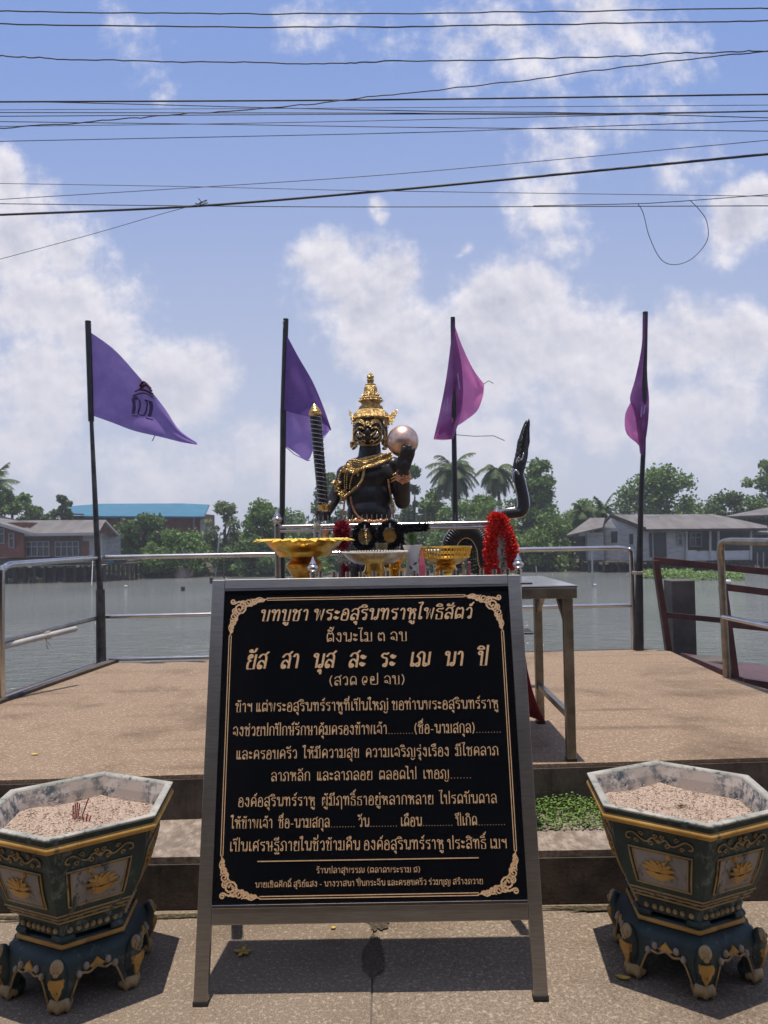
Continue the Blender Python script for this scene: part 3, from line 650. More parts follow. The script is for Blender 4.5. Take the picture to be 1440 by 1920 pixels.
# ------------------------------------------------------------------ incense pots on their stands
PA = [R(30 + 60 * i) for i in range(6)]             # corners, one of them towards the pavement
def corner(i, r, z): a = PA[i % 6]; return V(r * math.cos(a), r * math.sin(a), z)
def make_bowl(label):
    t = thing('incense_pot', (0, 0, .212), label, 'incense pot', 'hexagonal incense pots beside the board')
    mb = MB(); mb.lathe([(.18, .212), (.197, .216), (.199, .255), (.206, .262)], n=6, ph=R(30), close=False); mb.lathe([(.206, .262), (.219, .272), (.227, .285), (.238, .300), (.250, .325)] + [(.250 + .056 * t / 6 + .010 * 4 * t / 6 * (1 - t / 6), .325 + .195 * t / 6) for t in range(1, 7)] + [(.308, .535)], n=6, ph=R(30), close=False); mb.lathe([(.306, .534), (.33, .545), (.338, .555), (.338, .574)], n=6, ph=R(30), close=False)
    b = mb.build('bowl', 'pot_green', t, bevel=.004)
    mb = MB(); mb.lathe([(.338, .574), (.346, .578), (.346, .585), (.318, .585), (.312, .578)], n=6, ph=R(30), close=False); mb.build('rim', 'pot_rim_worn', t, bevel=.003)
    mb = MB(); mb.lathe([(.3125, .578), (.298, .545), (.285, .50), (.27, .47), (.05, .46)], n=6, ph=R(30), close=False); mb.build('inner_wall', 'pot_inside', t)
    mb = MB(); mb.tube([corner(i, .336, .548) for i in range(6)], .0125, 10, closed=True); mb.build('gold_moulding', 'pot_ochre', t, smooth=60)
    for rr_, zz, mt in ((.221, .274, 'pot_dull_gold'), (.2300, .289, 'pot_dull_gold'), (.2405, .303, 'pot_dull_gold')):
        mb = MB(); mb.tube([corner(i, rr_, zz) for i in range(6)], .0034, 6, closed=True); mb.build('base_moulding', mt, t)
    for i in range(6):                                # the decoration of each side
        a = corner(i, .250, .325); b_ = corner(i + 1, .250, .325); c = corner(i, .306, .52); d = corner(i + 1, .306, .52)
        u = (b_ - a).normalized(); mid = (a + b_) / 2; vv = ((c + d) / 2 - mid); H = vv.length; vv.normalize(); nn = u.cross(vv)
        if nn.dot(mid) < 0: nn = -nn
        W0 = (b_ - a).length / 2; W1 = (d - c).length / 2
        def fp(x, y, n): return mid + u * (x * (W0 + (W1 - W0) * y)) + vv * (y * H) + nn * (n + .0088 * 4 * max(0, y) * (1 - y))
        # frame
        rim = [(-.70, .03), (.70, .03), (.72, .68), (-.72, .68)]
        rs_ = [(rim[q][0] + (rim[(q + 1) % 4][0] - rim[q][0]) * w_ / 5, rim[q][1] + (rim[(q + 1) % 4][1] - rim[q][1]) * w_ / 5) for q in range(4) for w_ in range(5)]
        mb = MB(); mb.tube([fp(x, y, .003) for x, y in rs_], .0032, 6, closed=True); mb.tube([fp(x * .88, .06 + (y - .06) * .93 + .01, .003) for x, y in rs_], .0022, 6, closed=True); mb.build('panel_frame', 'pot_dull_gold', t)
        def strip(mb, kx, f, n): mb.add([fp(sx * kx * (.70 + .02 * q / 6), f(.03 + .65 * q / 6), n) for q in range(7) for sx in (-1, 1)], [(2 * q, 2 * q + 1, 2 * q + 3, 2 * q + 2) for q in range(6)])
        mb = MB(); strip(mb, .99, lambda y: y, .0012); mb.build('panel_border', 'pot_dark_line', t)
        mb = MB(); strip(mb, .87, lambda y: .06 + (y - .06) * .93 + .012, .0022); pn = mb.build('panel', 'pot_panel', t)
        # lotus relief
        mb = MB(); rl = random.Random(40 + i % 3); fl = 1 if i % 2 else -1
        cx, cy = -.06 * fl, .36
        for j, (an, ln, wd) in enumerate(((90, .20, .07), (60, .22, .07), (120, .22, .07), (35, .25, .07), (145, .25, .07), (15, .27, .06), (165, .27, .06), (75, .17, .06), (105, .17, .06))):
            e = R(an); L = ln * 1.05; ax = (math.cos(e) * 1.45, math.sin(e))
            pts = []
            for k_ in range(9):
                s_ = k_ / 8; wv = wd * math.sin(math.pi * s_) ** .8
                pts.append((cx + ax[0] * L * s_ - ax[1] * wv * .9, cy - .03 + ax[1] * L * s_ + ax[0] * wv * .4))
            for k_ in range(7, 0, -1):
                s_ = k_ / 8; wv = wd * math.sin(math.pi * s_) ** .8
                pts.append((cx + ax[0] * L * s_ + ax[1] * wv * .9, cy - .03 + ax[1] * L * s_ - ax[0] * wv * .4))
            top = [fp(x, y, .006 + j * .0006) for x, y in pts]; bot = [fp(x, y, .0018) for x, y in pts]; m_ = len(pts)
            mb.add(top + bot, [tuple(range(m_))] + [(q, (q + 1) % m_, (q + 1) % m_ + m_, q + m_) for q in range(m_)])
        leaf = [(cx - .34, cy - .06), (cx - .2, cy - .14), (cx, cy - .19), (cx + fl * .12, cy - .17), (cx + .26, cy - .12), (cx + .40, cy - .05), (cx + .2, cy - .03), (cx, cy - .07), (cx - .18, cy - .03)]
        top = [fp(x, y, .0105) for x, y in leaf]; bot = [fp(x, y, .0017) for x, y in leaf]; m_ = len(leaf)
        mb.add(top + bot, [tuple(range(m_))] + [(q, (q + 1) % m_, (q + 1) % m_ + m_, q + m_) for q in range(m_)])
        mb.tube([fp(cx + fl * .12, cy + .1, .004), fp(cx + fl * .22, cy + .2, .006), fp(cx + fl * .25, cy + .25, .006)], .002, 5)
        mb.ball(fp(cx + fl * .26, cy + .27, .005), .010, 8, 6)
        mb.build('lotus_relief', 'pot_ochre', pn)
        # scrolled band under the rim
        mb = MB()
        for s_ in (-1, 1):
            ctl = [(.02, .84), (.14, .90), (.28, .82), (.42, .86), (.56, .93), (.70, .90), (.72, .83), (.64, .82)]
            mb.tube([fp(s_ * x, y, .003) for x, y in spl(ctl, 4)], .0030, 5)
            for x0, y0, r_ in ((.18, .80, .045), (.38, .93, .04), (.50, .80, .04), (.07, .93, .04)):
                mb.tube([fp(s_ * (x0 + r_ * 1.3 * (1 - .7 * q / 9) * math.cos(q * .75)), y0 + r_ * (1 - .7 * q / 9) * math.sin(q * .75), .003) for q in range(10)], .0024, 5)
        mb.ball(fp(0, .86, .002), .008, 8, 6); mb.build('scroll_band', 'pot_dull_gold', t)
        # key pattern, and the little scalloped feet with their beads
        mb = MB(); a2 = corner(i, .2245, .281); b2 = corner(i + 1, .2245, .281); c2 = corner(i, .237, .296); d2 = corner(i + 1, .237, .296)
        for j in range(9):
            s0 = .06 + j * .1; s1 = s0 + .07
            p0 = a2.lerp(b2, s0).lerp(c2.lerp(d2, s0), .15 + .5 * (j % 2)); p1 = a2.lerp(b2, s1).lerp(c2.lerp(d2, s1), .15 + .5 * (j % 2)); mb.tube([p0, p1], .0022, 5)
        mb.build('key_band', 'pot_dull_gold', t)
        mb = MB(); a3 = corner(i, .200, .236); b3 = corner(i + 1, .200, .236)
        for s_ in (.13, .27, .39, .5, .61, .73, .87): mb.ball(a3.lerp(b3, s_), (.0095, .0095, .0095), 8, 6)
        mb.build('bead_row', 'pot_paw', t, smooth=180)
        mb = MB()
        mb.tube([corner(i, .194, .211).lerp(corner(i - 1, .194, .211), .2), corner(i, .197, .211), corner(i, .194, .211).lerp(corner(i + 1, .194, .211), .2)], .013, 6)
        mb.build('corner_foot', 'pot_green', t, bevel=.003)
    return t
def make_stand(label):
    t = thing('pot_stand', (0, 0, 0), label, 'stand', 'clawed stands under the incense pots')
    mb = MB(); mb.lathe([(.10, .172), (.222, .172), (.236, .18), (.236, .194), (.228, .2), (.10, .2)], n=6, ph=R(30)); mb.build('top_plate', 'pot_green', t, bevel=.003)
    mb = MB(); mb.tube([corner(i, .238, .186) for i in range(6)], .0085, 8, closed=True); mb.build('gold_edge', 'pot_ochre', t, smooth=60)
    mb = MB(); prof = [(.232, .176), (.25, .173), (.268, .166), (.283, .156), (.293, .145), (.297, .134)]
    for i in range(6):                                # each side, with its arched lower edge
        n = 14
        def col_(s_):
            arch = -.01 + .122 * (1 - min(1, abs(s_ - .5) / .385) ** 4.0) + .006 * math.cos((s_ - .5) * 30)
            out = [corner(i, r_, z_).lerp(corner(i + 1, r_, z_), s_) for r_, z_ in prof]
            q = corner(i, .296, max(arch, .02)).lerp(corner(i + 1, .296, max(arch, .02)), s_); q2 = corner(i, .27, max(arch, .02)).lerp(corner(i + 1, .27, max(arch, .02)), s_); q3 = corner(i, .26, .165).lerp(corner(i + 1, .26, .165), s_)
            return out + [q, q2, q3]
        vs = []
        for k_ in range(n + 1): vs += col_(k_ / n)
        m_ = len(prof) + 3
        mb.add(vs, [(k_ * m_ + j, (k_ + 1) * m_ + j, (k_ + 1) * m_ + j + 1, k_ * m_ + j + 1) for k_ in range(n) for j in range(m_ - 1)])
    body = mb.build('apron', 'pot_blue', t, smooth=50)
    for i in range(6):
        e = V(math.cos(PA[i]), math.sin(PA[i]), 0); s_ = V(-e.y, e.x, 0); q = Matrix((e, s_, V(0, 0, 1))).transposed().to_quaternion()
        mb = MB()
        def bp(r_, y, z): return e * r_ + s_ * y + V(0, 0, z)
        mb.ball(bp(.292, 0, .135), (.026, .034, .040), 16, 12, q)
        mb.tube([bp(.282, 0, .13), bp(.280, 0, .085), bp(.258, 0, .05), bp(.250, 0, .03)], [.037, .037, .031, .034], 12)
        mb.ball(bp(.255, 0, .028), (.046, .047, .031), 14, 10, q)
        for y in (-.030, 0, .030): mb.ball(bp(.290 - abs(y) * .5, y, .018), (.018, .014, .018), 10, 8, q)
        lg = remesh(mb, .006, 3).build('leg', 'pot_blue', t, smooth=180)
        mb = MB(); mb.ball(bp(.302, 0, .148), (.019, .026, .028), 14, 10, q)
        for y, z in ((-.013, .150), (.013, .150)): mb.ball(bp(.319, y, z), (.007, .008, .009), 8, 6, q)
        mb.ball(bp(.319, 0, .135), (.008, .011, .008), 10, 6, q); mb.build('lion_head', 'pot_paw', lg, smooth=180)
        mb = MB(); out = [(-.027, .118), (-.030, .108), (-.026, .104), (-.028, .094), (-.020, .088), (-.017, .072), (-.006, .056), (0, .044), (.006, .056), (.017, .072), (.020, .088), (.028, .094), (.026, .104), (.030, .108), (.027, .118)]
        vs = [bp(.333 - abs(y) * .40 - max(0, .100 - z) * .50, y, z) for y, z in out]; vi = [bp(.29, y * .9, z) for y, z in out]; m_ = len(out)
        mb.add(vs + vi, [tuple(range(m_))] + [(k_, (k_ + 1) % m_, (k_ + 1) % m_ + m_, k_ + m_) for k_ in range(m_)]); mb.build('leaf_ornament', 'pot_ochre', lg)
        mb = MB(); mb.ball(bp(.261, 0, .026), (.046, .047, .0295), 14, 10, q)
        for y in (-.030, 0, .030): mb.ball(bp(.292 - abs(y) * .5, y, .020), (.018, .0145, .019), 10, 8, q)
        mb.build('paw', 'pot_paw', lg, smooth=180)
        # scalloped gold edge and pale beads along the arch
        mb = MB(); pts = []
        for k_ in range(27):
            f = .12 + .76 * k_ / 26; arch = -.01 + .122 * (1 - min(1, abs(f - .5) / .385) ** 4.0) + .006 * math.cos((f - .5) * 30)
            pts.append(corner(i, .302, arch).lerp(corner(i + 1, .302, arch), f))
        mb.tube(pts, .0045, 6); mb.build('arch_edge', 'pot_dull_gold', t, smooth=60)
        for f, z in ((.27, .108), (.36, .127), (.64, .127), (.73, .108)): mb = MB(); mb.ball(corner(i, .300, z).lerp(corner(i + 1, .300, z), f), .0125, 10, 8); mb.build('bead', 'pot_bead', t, smooth=180)
        mb = MB()
        out = [(.40, .122), (.44, .130), (.47, .138), (.5, .146), (.53, .138), (.56, .130), (.60, .122), (.55, .114), (.45, .114)]
        vs = [corner(i, .303, z).lerp(corner(i + 1, .303, z), f) for f, z in out]; vi = [corner(i, .27, z).lerp(corner(i + 1, .27, z), f) for f, z in out]; m_ = len(out)
        mb.add(vs + vi, [tuple(range(m_))] + [(k_, (k_ + 1) % m_, (k_ + 1) % m_ + m_, k_ + m_) for k_ in range(m_)]); mb.build('centre_leaf', 'pot_ochre', t)
    return t
def make_sand(label, seed):
    r_ = random.Random(seed); mb = MB(); n = 40; rings = 14; vs = []
    for i in range(rings + 1):
        for k_ in range(n):
            a = 2 * math.pi * k_ / n; hexr = .2885 * math.cos(R(30)) / math.cos(((a - R(30)) % R(60)) - R(30)); q = hexr * i / rings
            vs.append((q * math.cos(a), q * math.sin(a), .512 + .012 * (1 - i / rings) + r_.uniform(-.0035, .0035) + .006 * math.sin(5 * q * 8 + a)))
    mb.add(vs, [(i * n + k_, i * n + (k_ + 1) % n, (i + 1) * n + (k_ + 1) % n, (i + 1) * n + k_) for i in range(rings) for k_ in range(n)])
    for _ in range(420):                              # spent incense ends and clinker lying on it
        a = r_.uniform(0, 6.28); q = .25 * math.sqrt(r_.random()); p = V(q * math.cos(a), q * math.sin(a), .5235 + .008 * (1 - q / .25)); b = r_.uniform(0, 6.28); L = r_.uniform(.003, .012)
        mb.beam(p, p + V(L * math.cos(b), L * math.sin(b), r_.uniform(0, .003)), .0025, .0025)
    o = mb.build('sand', 'ash_sand'); return tag(o, label, 'sand', None, 'stuff')
bowl = make_bowl('incense pot with red incense stubs standing in its sand')
stand = make_stand('blue clawed stand under the pot that holds red incense stubs')
LP, RP = V(-1.08, 2.705, 0), V(1.02, 2.725, 0)
bowl.location = LP + V(0, 0, .212); bowl.rotation_euler.z = R(6); stand.location = LP; stand.rotation_euler.z = R(6); stand.scale = (.82, .82, 1); bowl.scale = (.975, 1.0, 1)
dup(bowl, RP + V(0, 0, .212), R(-6), 'incense pot with bare sand and no incense stubs')
dup(stand, RP, R(-6), 'blue clawed stand under the pot of bare sand, beside the green weeds')
sd1 = make_sand('rough pale sand with red incense stubs in the hexagonal pot', 3); sd1.location = LP; sd1.rotation_euler.z = R(6); sd1.scale = (.975, 1, 1)
sd2 = make_sand('bare rough sand filling the hexagonal pot without incense', 8); sd2.location = RP; sd2.rotation_euler.z = R(-6); sd2.scale = (.975, 1, 1)
for i, (px, py, L, tl) in enumerate(((137, 1534, .042, -.03), (140, 1535, .050, 0), (143, 1534, .052, .02), (146, 1533, .045, .05), (152, 1530, .058, .25), (158, 1541, .022, -.2), (161, 1541, .026, .1), (165, 1541, .020, .3))):
    p = PZ(px, py, .526); mb = MB(); mb.tube([p - V(0, 0, .01), p + V(tl * L, .1 * L, L * .55), p + V(tl * L * 1.6, .15 * L, L)], .0024, 6)
    tag(mb.build('incense_stick', 'incense_red'), ['short burnt red incense stub in the pot of sand', 'thin bent incense stick leaning away from the upright red stubs'][i == 4], 'incense stick', 'burnt incense stubs in the sand' if i != 4 else None)

# ------------------------------------------------------------------ fallen leaves and weeds
def leafmesh(px, py, z, L, wd, ang, lift=.004):
    p = PZ(px, py, z); mb = MB(); e = V(math.cos(ang), math.sin(ang), 0); s_ = V(-e.y, e.x, 0); n = 7; vs = []
    for i in range(n):
        t = i / (n - 1); q = wd * math.sin(math.pi * t) ** .7; h = lift + .012 * (t - .5) ** 2 * L / .03
        vs += [p + e * (t - .5) * L + s_ * q + V(0, 0, h + .003), p + e * (t - .5) * L + V(0, 0, h), p + e * (t - .5) * L - s_ * q + V(0, 0, h + .003)]
    mb.add(vs, [(i * 3 + j, i * 3 + j + 1, i * 3 + j + 4, i * 3 + j + 3) for i in range(n - 1) for j in (0, 1)]); return mb
tag(leafmesh(1168, 1836, 0, .05, .010, -.35).build('fallen_leaf', 'yellow_leaf', solid=.0008), 'yellow fallen leaf in the shadow beside a clawed stand', 'leaf')
mb = MB()
for a in (.2, 2.9, 4.6, 1.5, 5.6):
    q = leafmesh(454, 1788, 0, .035, .007, a, .006); p = PZ(454, 1788, 0); d_ = V(math.cos(a), math.sin(a), 0) * .018; mb.add([V(*x) + d_ for x in q.v], q.f)
tag(mb.build('fallen_flower', 'yellow_leaf', solid=.0008), 'yellow five-petalled flower fallen under the board', 'flower')
tag(leafmesh(625, 1742, 0, .022, .008, .3).build('fallen_leaf', 'yellow_leaf', solid=.0008), 'small yellow petal between the board legs near the step', 'leaf')
tag(leafmesh(66, 1416, H2, .045, .009, .1).build('fallen_leaf', 'yellow_leaf', solid=.0008), 'yellow fallen leaf lying on the raised deck', 'leaf')
rw = random.Random(21)
def weeds(x0, x1, y0, y1, z, n, hmax, seed):
    mb = MB(); r_ = random.Random(seed)
    for _ in range(n):
        x = r_.uniform(x0, x1); y = y0 + (y1 - y0) * (1 - r_.random() ** 1.6); h = hmax * r_.uniform(.15, 1) * (.35 + .65 * math.sin(math.pi * min(1, max(0, (x - x0) / (x1 - x0))))) * (.4 + .6 * (y - y0) / (y1 - y0))
        c = V(x, y, z + h); a = r_.uniform(0, 6.28); L = r_.uniform(.006, .014); e = V(math.cos(a), math.sin(a), r_.uniform(-.4, .5)).normalized() * L; s_ = e.cross(V(0, 0, 1)).normalized() * L * .55
        mb.quad(c - e * .2, c + e * .4 + s_, c + e, c + e * .4 - s_)
        if r_.random() < .25: mb.tube([V(x, y, z), c], .0012, 4)
    return mb
tag(weeds(.62, 1.02, 3.34, 3.60, H1, 1700, .075, 4).build('weeds', 'weed_leaf'), 'bright green weeds growing on the step at the foot of the deck', 'weeds', None, 'stuff')

# ------------------------------------------------------------------ railings and flag poles along the deck
RT, RM, RL = 1.33, .81, .415           # heights of the rails
def rail(mb, pts, r=.021, n=12): mb.tube(pts, r, n)
rg = thing('railing', (-2.5, 5.9, H2), 'tubular steel railing whose low rails carry a tied plastic pipe', 'railing')
cL, nL = V(-2.50, 6.76, 0), V(-2.60, 5.22, 0)
mb = MB(); pts = [nL + V(0, 0, H2), nL + V(0, 0, RT - .1), nL + V(.003, .03, RT - .025), nL + V(.008, .1, RT), cL + V(0, 0, RT)]; rail(mb, spl(pts[:1] + pts[1:4], 5)[:] + [pts[4]], .022); mb.build('top_rail', 'polished_steel', rg, smooth=60)
mb = MB(); rail(mb, [nL + V(0, 0, RM), cL + V(0, 0, RM)], .018); mb.build('middle_rail', 'worn_steel', rg, smooth=60)
mb = MB(); rail(mb, [nL + V(0, 0, RL + .01), cL + V(.06, 0, RL + .01)], .018); mb.build('bottom_rail', 'polished_steel', rg, smooth=60)
rg2 = thing('railing', (-1.5, 6.8, H2), 'long tubular steel railing behind the statue, from pole to pole', 'railing')
e1, e2 = V(-2.46, 6.78, 0), V(2.24, 7.0, 0)
mb = MB(); rail(mb, [e1 + V(0, 0, RT)] + spl([e2 + V(-.12, 0, RT), e2 + V(-.03, 0, RT - .02), e2 + V(0, 0, RT - .1), e2 + V(0, 0, H2)], 5), .022); mb.build('top_rail', 'polished_steel', rg2, smooth=60)
mb = MB(); rail(mb, [e1 + V(0, 0, RM), e2 + V(0, 0, RM)], .019); mb.build('middle_rail', 'polished_steel', rg2, smooth=60)
mb = MB(); rail(mb, [e1 + V(0, 0, RL + .02), e1.lerp(e2, .55) + V(0, 0, RL + .02)], .017); mb.build('bottom_rail', 'polished_steel', rg2, smooth=60)
for f in (.33, .62):
    q = e1.lerp(e2, f); mb = MB(); rail(mb, [q + V(0, 0, H2), q + V(0, 0, RT)], .02); mb.build('post', 'worn_steel', rg2, smooth=60)
rg3 = thing('railing', (2.47, 5.6, H2), 'steel railing along the deck edge above the maroon gangway', 'railing')
a = V(2.455, 5.62, 0); b = V(2.60, 3.4, 0)
mb = MB(); rail(mb, [a + V(.015, 0, H2), a + V(0, 0, 1.2)] + spl([a + V(-.005, 0, 1.33), a + V(0, -.03, 1.385), a + V(.01, -.12, 1.40)], 5) + [b + V(0, 0, 1.40)], .026); mb.build('top_rail', 'worn_steel', rg3, smooth=60)
mb = MB(); rail(mb, [a + V(0, 0, .85), b + V(0, 0, .85)], .02); mb.build('middle_rail', 'polished_steel', rg3, smooth=60)
q = PZ(0, 1217, .78); mb = MB(); p0 = P(-190, 1262, 4.6); p1 = P(60, 1199, 5.45); p2 = P(142, 1179, 5.75)
mb.tube([p0, p1, p2], .021, 12); pipe = mb.build('plastic_pipe', 'pvc_pipe', smooth=60); tag(pipe, 'grey plastic pipe tied along the railing at knee height', 'pipe')
mb = MB(); c0 = P(90, 1191, 5.56)
dv = (p2 - p1).normalized()
for j in range(5):
    mb.tube([c0 + dv * (j - 2) * .008 + V(0, math.cos(t_ * .7), math.sin(t_ * .7)) * (.027) for t_ in range(10)], .004, 5)
for dx, dz in ((-.06, .05), (.03, -.07), (.015, -.10), (.05, .01), (-.05, .02)): mb.tube([c0 + V(0, -.02, 0), c0 + V(dx * .5, -.04, dz * .6), c0 + V(dx, -.03, dz)], .0028, 5)
tag(mb.build('twine_knot', 'twine'), 'knotted twine binding the plastic pipe to the railing', 'twine')
mb = MB(); c0 = P(1196, 1076, 6.9)
for j in range(4): mb.tube([c0 + V(.045 * math.cos(t_ * .7), .045 * math.sin(t_ * .7) , .006 * j) for t_ in range(10)], .005, 5)
mb.tube([c0 + V(-.03, -.04, 0), c0 + V(-.09, -.05, .015), c0 + V(-.12, -.05, -.01)], .004, 5); mb.tube([c0 + V(.03, -.04, 0), c0 + V(.07, -.05, -.01), c0 + V(.1, -.05, -.02)], .004, 5)
tag(mb.build('wire_tie', 'twine'), 'twisted pale tie binding a flag pole to the railing post', 'tie')

def grid_cloth(mb, A, B, y0, n=16, m=10, rip=.03, seed=0, lean=0.):
    """cloth between two edges given in the picture's plane, hung at its own depth with real folds"""
    r_ = random.Random(seed); p1, p2 = r_.uniform(0, 6), r_.uniform(0, 6); A = spl(A, 6); B = spl(B, 6); vs = []
    def at_(pl, t):
        x = t * (len(pl) - 1); i = min(int(x), len(pl) - 2); f = x - i; return (pl[i][0] + (pl[i + 1][0] - pl[i][0]) * f, pl[i][1] + (pl[i + 1][1] - pl[i][1]) * f)
    for i in range(n + 1):
        s_ = i / n
        for j in range(m + 1):
            t = j / m; a = at_(A, s_); b = at_(B, s_); x = a[0] + (b[0] - a[0]) * t; y = a[1] + (b[1] - a[1]) * t
            d = y0 + lean * s_ + rip * s_ ** .6 * (math.sin(s_ * 7 + t * 3 + p1) + .6 * math.sin(t * 8 - s_ * 5 + p2))
            vs.append(P(x, y, d))
    k_ = m + 1
    mb.add(vs, [(i * k_ + j, (i + 1) * k_ + j, (i + 1) * k_ + j + 1, i * k_ + j + 1) for i in range(n) for j in range(m)])
def pole(name, label, pxs, y, rads, grp):
    t = thing(name, P(pxs[-1][0], pxs[-1][1], y), label, 'flag pole', grp); return t
GP = 'purple flags on dark poles along the deck'
# pole at the corner, flag flying free
t1 = pole('flag_pole', 'corner pole whose violet pennant with a dark emblem flies wide open', [(166, 604), (190, 1245)], 6.72, 0, GP)
mb = MB(); mb.tube([P(165, 602, 6.70), P(171, 790, 6.70)], [.026, .026], 10); mb.build('pole_sleeve', 'black_steel', t1, smooth=60)
mb = MB(); mb.tube([P(171, 780, 6.70), P(183, 1040, 6.70), P(188, 1110, 6.70)], [.017, .026, .028], 10); mb.tube([P(188, 1105, 6.70), P(190, 1246, 6.70)], [.038, .043], 12); mb.build('pole', 'grey_pole_steel', t1, smooth=60)
mb = MB(); grid_cloth(mb, [(168, 622), (215, 656), (261, 707), (289, 740), (312, 770), (336, 806), (369, 830)], [(173, 779), (212, 793), (252, 808), (300, 819), (340, 829), (370, 834)], 6.70, 20, 12, .035, 3); fl1 = mb.build('flag', 'flag_violet', t1, smooth=180)
def on_flag(pts): return [P(x, y, 6.62) for x, y in pts]
def strokes(name, mat, par, polys, y, wd):
    mb = MB()
    for k_, p in enumerate(polys): mb.tube([P(a_, b_, y + k_ * .0006) for a_, b_ in spl(p, 4)], wd, 6, ell=(1, .35))
    return mb.build(name, mat, par)
strokes('emblem', 'emblem_ink', fl1, [[(249, 776), (252, 760), (250, 748), (258, 746)], [(258, 746), (262, 752), (262, 764), (259, 776), (270, 779)], [(270, 779), (274, 770), (276, 756), (272, 750), (282, 753)], [(282, 753), (284, 764), (280, 781)], [(249, 742), (262, 738), (274, 738), (290, 748)], [(253, 734), (266, 730), (282, 738), (288, 743)], [(247, 779), (258, 780)], [(274, 784), (286, 787)]], 6.648, .0155)
strokes('emblem_letter', 'emblem_pale', fl1, [[(256, 754), (257, 770)], [(268, 756), (266, 772)], [(279, 760), (277, 776)]], 6.645, .009)
strokes('emblem_crown', 'emblem_red', fl1, [[(262, 725), (270, 716), (282, 728)], [(264, 728), (274, 722), (284, 733)], [(261, 730), (272, 732), (286, 738)]], 6.65, .026)
mb = MB(); mb.tube([P(291, 815, 6.7), P(288, 822, 6.7), P(285, 827, 6.7)], .004, 5); mb.build('loose_thread', 'flag_violet', t1)
mb = MB(); mb.tube([P(163, 601, 6.70), P(160, 603, 6.70), P(162, 610, 6.7)], .005, 6); mb.build('hook', 'worn_steel', t1)
# pole behind the sword
t2 = pole('flag_pole', 'dark pole whose deep purple flag hangs folded behind the spiral club', [(536, 599), (530, 1245)], 6.66, 0, GP)
mb = MB(); mb.tube([P(536, 598, 6.66), P(531, 775, 6.66), P(529, 985, 6.66), P(528, 1240, 6.66)], [.024, .026, .024, .03], 10); mb.build('pole', 'black_steel', t2, smooth=60)
mb = MB(); grid_cloth(mb, [(538, 629), (560, 670), (586, 715), (606, 762), (621, 805)], [(532, 769), (556, 776), (580, 782), (604, 793), (620, 808)], 6.62, 16, 12, .03, 5); mb.build('flag', 'flag_purple', t2, smooth=180)
mb = MB(); grid_cloth(mb, [(532, 769), (556, 776), (580, 782), (604, 793), (621, 803)], [(535, 836), (556, 850), (577, 864), (590, 838), (606, 824)], 6.68, 14, 8, .02, 6); mb.build('flag_fold', 'flag_purple_lit', t2, smooth=180)  # lighter copy of the cloth: light through one layer put into the colour
mb = MB(); mb.tube([P(534, 836, 6.66), P(552, 852, 6.66), P(577, 864, 6.66), P(582, 863, 6.66)], .004, 5); mb.build('loose_thread', 'flag_purple_lit', t2)
mb = MB(); mb.tube([P(537, 600, 6.66), P(531, 603, 6.64), P(532, 614, 6.64)], .006, 6); mb.build('hook', 'worn_steel', t2)
# pole with the magenta flag
t3 = pole('flag_pole', 'dark pole whose bright magenta flag hangs out on both sides', [(850, 596), (858, 1240)], 6.9, 0, GP)
mb = MB(); mb.tube([P(849, 595, 6.9), P(851, 800, 6.9), P(854, 990, 6.9), P(857, 1240, 6.9)], [.021, .022, .026, .032], 10); mb.build('pole', 'black_steel', t3, smooth=60)
mb = MB(); grid_cloth(mb, [(852, 608), (865, 645), (887, 692), (908, 720)], [(852, 802), (872, 789), (895, 770), (906, 742)], 6.93, 14, 12, .02, 7); mb.build('flag', 'flag_magenta', t3, smooth=180)
mb = MB(); grid_cloth(mb, [(850, 600), (838, 700), (825, 770), (813, 822)], [(852, 620), (866, 690), (867, 760), (850, 824)], 6.87, 14, 10, .02, 8); mb.build('flag_fold', 'flag_plum', t3, smooth=180)  # darker copy of the cloth: shade of the overlapped layers put into the colour
mb = MB(); grid_cloth(mb, [(813, 823), (826, 800), (850, 780)], [(814, 824), (832, 825), (852, 823)], 6.89, 8, 6, .01, 9); mb.build('flag_hem', 'flag_magenta', t3, smooth=180)
mb = MB(); mb.tube([P(852, 815, 6.9), P(890, 818, 6.9), P(925, 817, 6.9), P(946, 826, 6.9)], .0035, 5); mb.build('loose_thread', 'wire_grey', t3); mb = MB(); mb.tube([P(907, 720, 6.9), P(916, 714, 6.9), P(925, 719, 6.9)], .0035, 5); mb.build('loose_thread', 'wire_grey', t3)
strokes('emblem', 'emblem_pale', t3, [[(834, 752), (832, 770)], [(840, 745), (838, 770)], [(858, 700), (862, 730)]], 6.84, .006)
# pole at the far corner
t4 = pole('flag_pole', 'corner pole with a plum flag furled narrow against it', [(1210, 586), (1197, 1215)], 6.95, 0, GP)
mb = MB(); mb.tube([P(1210, 585, 6.95), P(1206, 850, 6.95), P(1202, 930, 6.95), P(1199, 1060, 6.95), P(1197, 1218, 6.95)], [.024, .022, .022, .030, .048], 12); mb.build('pole', 'black_steel', t4, smooth=60)
mb = MB(); grid_cloth(mb, [(1206, 590), (1203, 650), (1191, 710), (1181, 748), (1190, 775), (1200, 850)], [(1215, 588), (1213, 650), (1214, 710), (1217, 748), (1215, 795), (1206, 855)], 6.93, 22, 10, .02, 11); mb.build('flag', 'flag_plum', t4, smooth=180)
mb = MB(); grid_cloth(mb, [(1182, 755), (1172, 778), (1174, 812), (1196, 832)], [(1200, 770), (1201, 790), (1200, 815), (1199, 838)], 6.97, 10, 6, .012, 12); mb.build('flag_fold', 'flag_magenta', t4, smooth=180)  # brighter copy of the cloth: light through the loose fold is in the colour
strokes('emblem', 'emblem_pale', t4, [[(1204, 762), (1202, 782)], [(1210, 760), (1207, 776)]], 6.89, .006)

